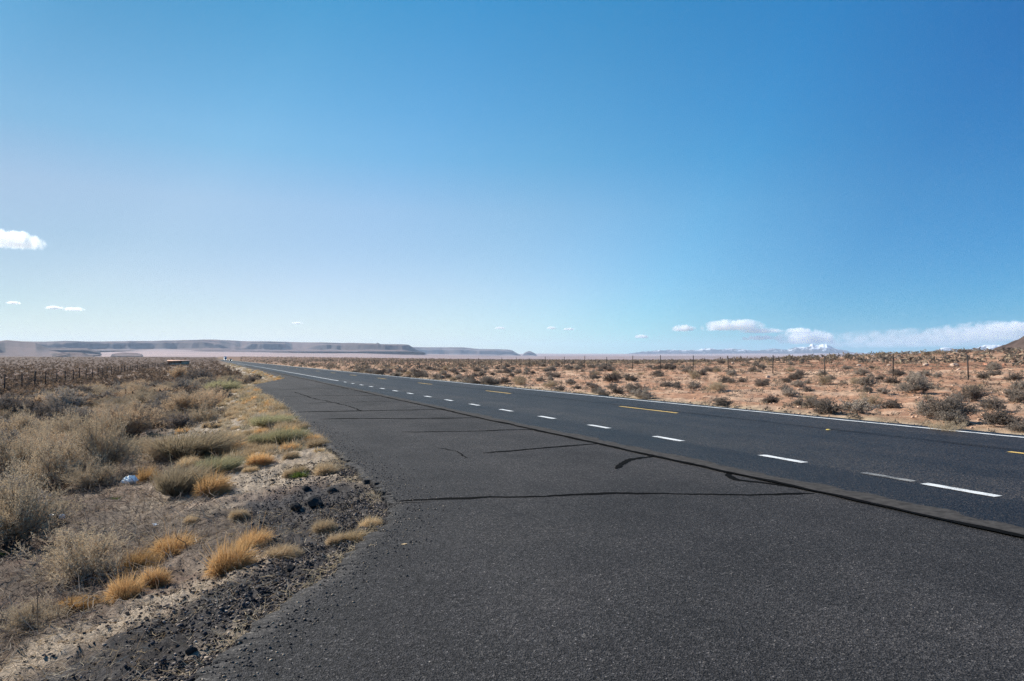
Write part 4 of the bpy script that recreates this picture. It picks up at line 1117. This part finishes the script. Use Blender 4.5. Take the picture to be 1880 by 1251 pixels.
# ------------------------------------------------------------------ vehicles and stand far down the road
M_paint1 = simple_mat('dark_car_paint', (.035, .037, .045), .3, 0, .1, 3, .5); M_paint2 = simple_mat('pale_truck_paint', (.62, .62, .62), .35, 0, .08, 3, .5)
M_glass = simple_mat('dark_glass', (.02, .025, .03), .08, 0, .1, 3, .6); M_tyre = simple_mat('tyre_rubber', (.02, .02, .02), .85); M_rim = simple_mat('wheel_metal', (.4, .4, .4), .4, .8)
M_lamp, nt_, out_ = new_mat('lit_headlamp'); em = N(nt_, 'Emission'); em.inputs[0].default_value = (1, .97, .9, 1); em.inputs[1].default_value = 4; L(nt_, em.outputs[0], out_.inputs[0])
def loft(secs):
    """cross-sections (y, half-width list, z list) joined into a closed body"""
    b = Bits(); V = []; n = len(secs[0][1])
    for y, hw, zz in secs: V += [(-w, y, z) for w, z in zip(hw, zz)] + [(w, y, z) for w, z in zip(hw[::-1], zz[::-1])]
    m = 2 * n; q = []
    for i in range(len(secs) - 1):
        for j in range(m): q.append((i * m + j, i * m + (j + 1) % m, (i + 1) * m + (j + 1) % m, (i + 1) * m + j))
    b.put(V, q + [])
    for i, rev in ((0, 1), (len(secs) - 1, 0)):
        for j in range(n - 1):
            f = (i * m + j, i * m + j + 1, i * m + m - 2 - j, i * m + m - 1 - j)
            b.Q.append(np.array([f if rev else f[::-1]]))
    return b
def wheels(root, xs, ys, r):
    for x in xs:
        for y in ys:
            b = Bits(); b.tube([(-.11, 0, 0), (-.1, 0, 0), (.1, 0, 0), (.11, 0, 0)], [r * .86, r, r, r * .86], 20)
            w = add('wheel', b.me('tyre', M_tyre), parent=root, loc=(x, y, r))
            b = Bits(); b.tube([(-.12, 0, 0), (.12, 0, 0)], r * .6, 14); add('rim', b.me('rim', M_rim), parent=w)
car = add('car', None, 'small dark oncoming car far down the highway', 'car', None, None, None, (10.4, 455, .02))
hb = [(-2.15, [.7, .8, .8, .6], [.35, .5, .72, .78]), (-1.9, [.8, .88, .88, .75], [.22, .45, .8, .86]), (-1.0, [.82, .9, .9, .8], [.2, .45, .88, .95]), (1.2, [.82, .9, .9, .8], [.2, .45, .9, .98]), (2.0, [.8, .88, .86, .75], [.22, .45, .88, .95]), (2.2, [.7, .8, .8, .65], [.35, .5, .8, .85])]
add('body', loft(hb).me('body', M_paint1, True), parent=car)
add('cabin', loft([(-.95, [.78, .72], [.9, .96]), (-.25, [.79, .6], [.9, 1.42]), (.9, [.79, .6], [.9, 1.44]), (1.75, [.78, .7], [.9, 1.0])]).me('cabin', M_glass, True), parent=car)
b = Bits(); b.box((-.58, -.25, 1.425), (.58, .92, 1.475)); add('roof', b.me('roof', M_paint1), parent=car)
for sx in (-1, 1):
    b = Bits(); b.tube([(sx * .6, -2.08, .66), (sx * .6, -2.19, .66)], .1, 12); add('headlight', b.me('headlight', M_lamp), parent=car)
wheels(car, (-.78, .78), (-1.35, 1.35), .33)
tr = add('truck', None, 'pale tall box truck on the highway behind the dark car', 'truck', None, None, None, (10.2, 640, .02))
b = Bits(); b.box((-1.2, 0, .95), (1.2, 5.2, 3.5)); add('cargo_box', b.me('cargo_box', M_paint2), parent=tr)
add('cab', loft([(-1.9, [.9, 1.0, .95], [.5, .9, 1.3]), (-1.6, [1, 1.05, .9], [.45, .9, 1.45]), (-1.0, [1, 1.05, .85], [.45, 1.3, 2.3]), (-.1, [1, 1.05, .9], [.45, 1.3, 2.35])]).me('cab', M_paint2, True), parent=tr)
b = Bits(); b.put([(-.8, -1.6, 1.5), (.8, -1.6, 1.5), (.72, -1.06, 2.22), (-.72, -1.06, 2.22), (-.8, -1.55, 1.45), (.8, -1.55, 1.45), (.72, -1.0, 2.2), (-.72, -1.0, 2.2)], [(0, 1, 2, 3), (4, 7, 6, 5), (0, 4, 5, 1), (1, 5, 6, 2), (2, 6, 7, 3), (3, 7, 4, 0)]); add('windscreen', b.me('windscreen', M_glass), parent=tr)
b = Bits(); b.box((-.5, -.1, .55), (.5, 5.2, .9)); add('chassis', b.me('chassis', M_tyre), parent=tr)
for sx in (-1, 1):
    b = Bits(); b.tube([(sx * .75, -1.85, .85), (sx * .75, -1.93, .85)], .12, 12); add('headlight', b.me('headlight', M_lamp), parent=tr)
wheels(tr, (-.95, .95), (-1.0, 3.9), .45)

sp = ground(328, 664)
az = az_of(328); D = 330.0
sx_, sy_ = D * math.sin(az), D * math.cos(az); sz_ = float(height(sx_, sy_))
st = add('roadside_stand', None, 'long low brown timber stand with green side at the plain edge', 'stand', None, None, None, (sx_, sy_, sz_), (0, 0, -az), (1, 1, .82))
M_sroof = simple_mat('rusty_roof_sheet', (.7, .42, .3), .8, 0, .3, 2); M_swall = simple_mat('brown_boards', (.62, .48, .34), .9, 0, .35, 4); M_sgreen = simple_mat('green_boards', (.44, .42, .3), .85, 0, .25, 4)
b = Bits(); b.put([(-4.4, -1.4, 2.1), (4.4, -1.4, 2.1), (4.4, 1.6, 2.45), (-4.4, 1.6, 2.45), (-4.4, -1.4, 2.22), (4.4, -1.4, 2.22), (4.4, 1.6, 2.57), (-4.4, 1.6, 2.57)], [(0, 3, 2, 1), (4, 5, 6, 7), (0, 1, 5, 4), (1, 2, 6, 5), (2, 3, 7, 6), (3, 0, 4, 7)]); add('roof', b.me('roof', M_sroof), parent=st)
b = Bits(); b.box((-4.2, 1.2, -.3), (1.2, 1.3, 2.38)); b.box((-4.2, -1.0, -.3), (-4.1, 1.198, 2.14)); add('wall', b.me('wall', M_swall), parent=st)
b = Bits(); b.box((1.2, -.9, -.3), (4.2, -.8, 2.1)); b.box((1.2, -.798, -.3), (1.3, 1.198, 2.12)); add('panel', b.me('panel', M_sgreen), parent=st)
b = Bits(); b.box((-3.8, -1.0, -.3), (.9, -.6, .9)); add('counter', b.me('counter', M_swall), parent=st)
for x in (-4.1, -1.4, 1.0, 4.1):
    b = Bits(); b.box((x - .06, -1.25, -.3), (x + .06, -1.13, 2.1)); add('post', b.me('post', M_wood), parent=st)

# ------------------------------------------------------------------ clouds
def cloud_mat(dens, wisp, ns_=1.0):
    m, nt, out = new_mat('cloud_vapour')
    tc = N(nt, 'TexCoord'); P = tc.outputs['Object']; oi = N(nt, 'ObjectInfo')
    of = N(nt, 'VectorMath', operation='SCALE'); of.inputs[0].default_value = (37, 23, 11); L(nt, oi.outputs['Random'], of.inputs['Scale'])
    mp = N(nt, 'Mapping'); mp.inputs['Scale'].default_value = (2.6 * ns_, 1.6 * ns_, .85 * max(1, ns_ * .6)); L(nt, P, mp.inputs['Vector'])
    ad = N(nt, 'VectorMath', operation='ADD'); L(nt, mp.outputs[0], ad.inputs[0]); L(nt, of.outputs[0], ad.inputs[1])
    ns = noise_n(nt, ad.outputs[0], 1.25, 5, .56)
    ln = N(nt, 'VectorMath', operation='LENGTH'); L(nt, P, ln.inputs[0])
    sz = N(nt, 'SeparateXYZ'); L(nt, P, sz.inputs[0])
    fall = math_n(nt, 'SUBTRACT', 1.0, math_n(nt, 'POWER', ln.outputs['Value'], 1.6))
    flat_b = ramp(nt, [(.30, (0, 0, 0)), (.42, (1, 1, 1))], math_n(nt, 'MULTIPLY_ADD', sz.outputs[2], .5)); flat_b.inputs[0].links[0].from_node.inputs[2].default_value = .5
    v = math_n(nt, 'ADD', math_n(nt, 'MULTIPLY', fall, .62), math_n(nt, 'MULTIPLY', math_n(nt, 'SUBTRACT', ns.outputs['Fac'], .5), 2.4 + .9 * (ns_ - 1)))
    v = math_n(nt, 'MULTIPLY', math_n(nt, 'SUBTRACT', v, wisp), 3.0, True); v = math_n(nt, 'MULTIPLY', v, flat_b.outputs[0])
    v = math_n(nt, 'MULTIPLY', v, math_n(nt, 'MULTIPLY', fall, 4.0, True))
    pv = N(nt, 'VolumePrincipled'); pv.inputs['Color'].default_value = (1, 1, 1, 1); pv.inputs['Anisotropy'].default_value = .35
    L(nt, math_n(nt, 'MULTIPLY', v, dens), pv.inputs['Density']); L(nt, pv.outputs[0], out.inputs['Volume'])
    return m
CM = {}
import bmesh
bm = bmesh.new(); bmesh.ops.create_icosphere(bm, subdivisions=3, radius=1.0)
BALL = np.array([v.co[:] for v in bm.verts]); BALLF = np.array([[v.index for v in f.verts] for f in bm.faces]); bm.free()
def cloud(px, py, w, h, n, label, seed, D=46000, lump=.33, thick=.7, wisp=.14, ns_=1.2):
    mpp = D / F; key = (round(math.log2(w)), thick, wisp, ns_)
    if key not in CM: CM[key] = cloud_mat(thick * 11.0 / (2 ** key[0] * mpp), wisp, ns_)
    r_ = ray(px, py); p = EYE + r_ / np.linalg.norm(r_) * D
    az = math.atan2(p[0], p[1])
    add('cloud', mesh_np('cloud', BALL, [BALLF], CM[key], smooth=True), label, 'cloud', 'small white clouds near the horizon', None, None, p, (0, 0, -az),
        (w * .68 * mpp, w * .45 * mpp, h * .8 * mpp))
cloud(22, 446, 66, 26, 46, 'bright white cloud high at the left photo edge', 1, thick=.55, wisp=.16, ns_=1.5)
cloud(136, 569, 24, 6, 12, 'tiny flat cloud above the left mesas, right one of a pair', 2)
cloud(100, 566, 20, 5, 10, 'tiny flat cloud above the left mesas, left one of a pair', 3)
cloud(25, 557, 16, 4, 8, 'tiny cloud alone below the bright left cloud', 4)
cloud(545, 594, 16, 4, 8, 'tiny cloud above the middle of the long mesa', 5)
cloud(1346, 601, 84, 20, 40, 'plump white cloud above the snowy range', 6)
cloud(1255, 605, 34, 12, 18, 'small ragged cloud left of the plump white one', 7)
cloud(1178, 619, 20, 6, 10, 'faint little cloud furthest left above the snowy range', 8)
cloud(1398, 609, 60, 9, 18, 'thin cloud streak right of the plump white one', 9)
cloud(1395, 622, 50, 9, 16, 'faint low cloud just above the range left of the tall peak', 10)
cloud(1478, 624, 74, 26, 34, 'soft cloud bulging behind the tall snowy peak', 11)
cloud(1465, 608, 34, 8, 12, 'wisp of cloud above the tall snowy peak', 12)
cloud(918, 603, 16, 4, 8, 'tiny cloud left of two others over the far tableland', 13)
cloud(1012, 603, 14, 5, 8, 'tiny middle cloud over the far tableland', 14)
cloud(1045, 605, 18, 4, 8, 'tiny flat cloud right of two others over the far tableland', 15)
cloud(1680, 628, 250, 30, 150, 'long pale cloud bank along the right horizon', 16, thick=.42, wisp=.29, ns_=3.2)
cloud(1835, 616, 170, 30, 110, 'taller end of the cloud bank beside the dark hill', 17, thick=.5, wisp=.27, ns_=2.8)
cloud(1862, 603, 70, 14, 26, 'thin white streak topping the cloud bank at right edge', 18)

# ------------------------------------------------------------------ labels of the scattered plants
LM = [('the white bottle', 97, 958), ('the pale blue plastic bag', 234, 884), ('the roundest golden rabbitbrush', 238, 800), ('the large grey-green broom', 328, 900),
      ('the wide blue-grey broom', 350, 836), ('the bushy pavement-edge broom', 525, 814), ('the low rear green broom', 492, 782), ('the fresh-green far broom', 405, 720),
      ('the pull-off far corner', 465, 707), ('the asphalt tip at the pull-off end', 523, 695), ('the black clump at left', 22, 768), ('the timber stand', 328, 662),
      ('the nearest left fence post', 11, 716), ('the seventh left fence post', 108, 700), ('the start of the solid white line', 620, 702), ('the dark oncoming car', 412, 662)]
bins = {}
for o, desc, px, py, side in todo:
    if side == 'left':
        best = min(LM, key=lambda l: ((l[1] - px) * .6) ** 2 + ((l[2] - py) * 1.6) ** 2)
        dx, dy = px - best[1], py - best[2]
        dr = ('left of' if dx < 0 else 'right of') if abs(dx) > 2.5 * abs(dy) else ('beyond' if dy < 0 else 'in front of')
        bins.setdefault((desc, best[0], dr), []).append((math.hypot(dx, dy * 2), o))
    else:
        i = sum(1 for q in POSTS_R if q > px)
        bins.setdefault((desc, i, 'r'), []).append((-py, o))
for (desc, lm, dr), items in bins.items():
    items.sort(key=lambda t: t[0])
    for k, (_, o) in enumerate(items):
        if dr != 'r': o['label'] = f'{desc}, {ordinal(k)}closest {dr} {lm}'
        elif lm == 0: o['label'] = f'{desc}, {ordinal(k)}up from the road, right of the last fence post'
        else: o['label'] = f'{desc}, {ordinal(k) or "first "}up from road below {ordinal(lm - 1) or "first "}fence gap from right'

# ------------------------------------------------------------------ air
hz, nt_, out_ = new_mat('desert_haze'); pv = N(nt_, 'VolumePrincipled')
pv.inputs['Color'].default_value = (.60, .77, 1, 1); pv.inputs['Density'].default_value = 2.8e-5; pv.inputs['Anisotropy'].default_value = .1
L(nt_, pv.outputs[0], out_.inputs['Volume'])
b = Bits(); b.box((-30500, -30500, -90), (30500, 30500, 760))
add('haze', b.me('haze', hz), 'thin bluish air over the desert', None, None, 'stuff')

# ------------------------------------------------------------------ light, sky, camera
sd = Vector((math.sin(SUN_AZ) * math.cos(SUN_EL), math.cos(SUN_AZ) * math.cos(SUN_EL), math.sin(SUN_EL)))
sun = bpy.data.lights.new('sun', 'SUN'); sun.energy = 5.0; sun.angle = math.radians(.53); sun.color = (1, .95, .87)
so = bpy.data.objects.new('sun', sun); COL.objects.link(so); so.rotation_euler = (-sd).to_track_quat('-Z', 'Y').to_euler()
w = bpy.data.worlds.new('World'); scene.world = w; w.use_nodes = True
nt = w.node_tree; nt.nodes.clear()
out = nt.nodes.new('ShaderNodeOutputWorld'); bg = N(nt, 'Background'); bg.inputs[1].default_value = .084
sky = nt.nodes.new('ShaderNodeTexSky'); sky.sky_type = 'NISHITA'; sky.sun_disc = False
sky.sun_elevation = SUN_EL; sky.sun_rotation = SUN_AZ; sky.altitude = 1500; sky.air_density = 1.0; sky.dust_density = .6; sky.ozone_density = 2.5
tcw = N(nt, 'TexCoord'); nz = N(nt, 'VectorMath', operation='NORMALIZE'); L(nt, tcw.outputs['Generated'], nz.inputs[0])
sxw = N(nt, 'SeparateXYZ'); L(nt, nz.outputs[0], sxw.inputs[0])
dt = N(nt, 'VectorMath', operation='DOT_PRODUCT'); L(nt, nz.outputs[0], dt.inputs[0]); dt.inputs[1].default_value = sd
# clear desert air: deeper blue overhead and away from the sun
e_r = ramp(nt, [(0, (.90, .84, .80)), (.1, (.98, .92, .87)), (.21, (.85, 1.01, .95)), (.28, (.52, .99, 1.0)), (.34, (.40, .98, 1.05)), (.47, (.20, .95, 1.11)), (.7, (.17, .92, 1.12))], sxw.outputs[2])
s_r = ramp(nt, [(0, (.10, .56, .88)), (.5, (.12, .58, .90)), (.56, (.20, .64, .92)), (.655, (.52, .92, 1.07)), (.76, (1, 1, 1)), (.83, (1.22, 1.0, .97)), (.895, (1.32, .95, .86)), (.95, (1.04, .74, .69)), (1, (1.0, .74, .7))], math_n(nt, 'MULTIPLY_ADD', dt.outputs['Value'], .5))
lo_ = ramp(nt, [(.02, (1, 1, 1)), (.07, (.95, .95, .95)), (.156, (.72, .72, .72)), (.22, (.35, .35, .35)), (.30, (0, 0, 0))], sxw.outputs[2]); sw_ = ramp(nt, [(.42, (0, 0, 0)), (.82, (1, 1, 1))], dt.outputs['Value'])
gl_ = mixc(nt, math_n(nt, 'MULTIPLY', lo_.outputs[0], sw_.outputs[0]), (1, 1, 1), (.43, .67, .72))
s_r.inputs[0].links[0].from_node.inputs[2].default_value = .5
skc = mixc(nt, 1, sky.outputs[0], e_r.outputs[0], 'MULTIPLY'); skc = mixc(nt, 1, skc, s_r.outputs[0], 'MULTIPLY')
skc = mixc(nt, 1, skc, gl_, 'MULTIPLY'); L(nt, skc, bg.inputs[0]); L(nt, bg.outputs[0], out.inputs[0])

cam = bpy.data.cameras.new('camera'); co = bpy.data.objects.new('camera', cam); COL.objects.link(co)
cam.sensor_width = 36; cam.lens = F / 1880 * 36; cam.clip_start = .05; cam.clip_end = 200000
co.location = EYE.tolist(); co.rotation_euler = Vector(FWD).to_track_quat('-Z', 'Y').to_euler()
scene.camera = co
scene.view_settings.view_transform = 'Standard'; scene.view_settings.look = 'None'; scene.view_settings.exposure = .78; scene.view_settings.gamma = 1
scene.cycles.max_bounces = 12; scene.cycles.diffuse_bounces = 8; scene.cycles.transparent_max_bounces = 48; scene.cycles.volume_bounces = 8
scene.cycles.use_denoising = True; scene.cycles.denoiser = 'OPENIMAGEDENOISE'; scene.cycles.denoising_input_passes = 'RGB_ALBEDO_NORMAL'; scene.cycles.denoising_prefilter = 'NONE'; scene.cycles.use_adaptive_sampling = False
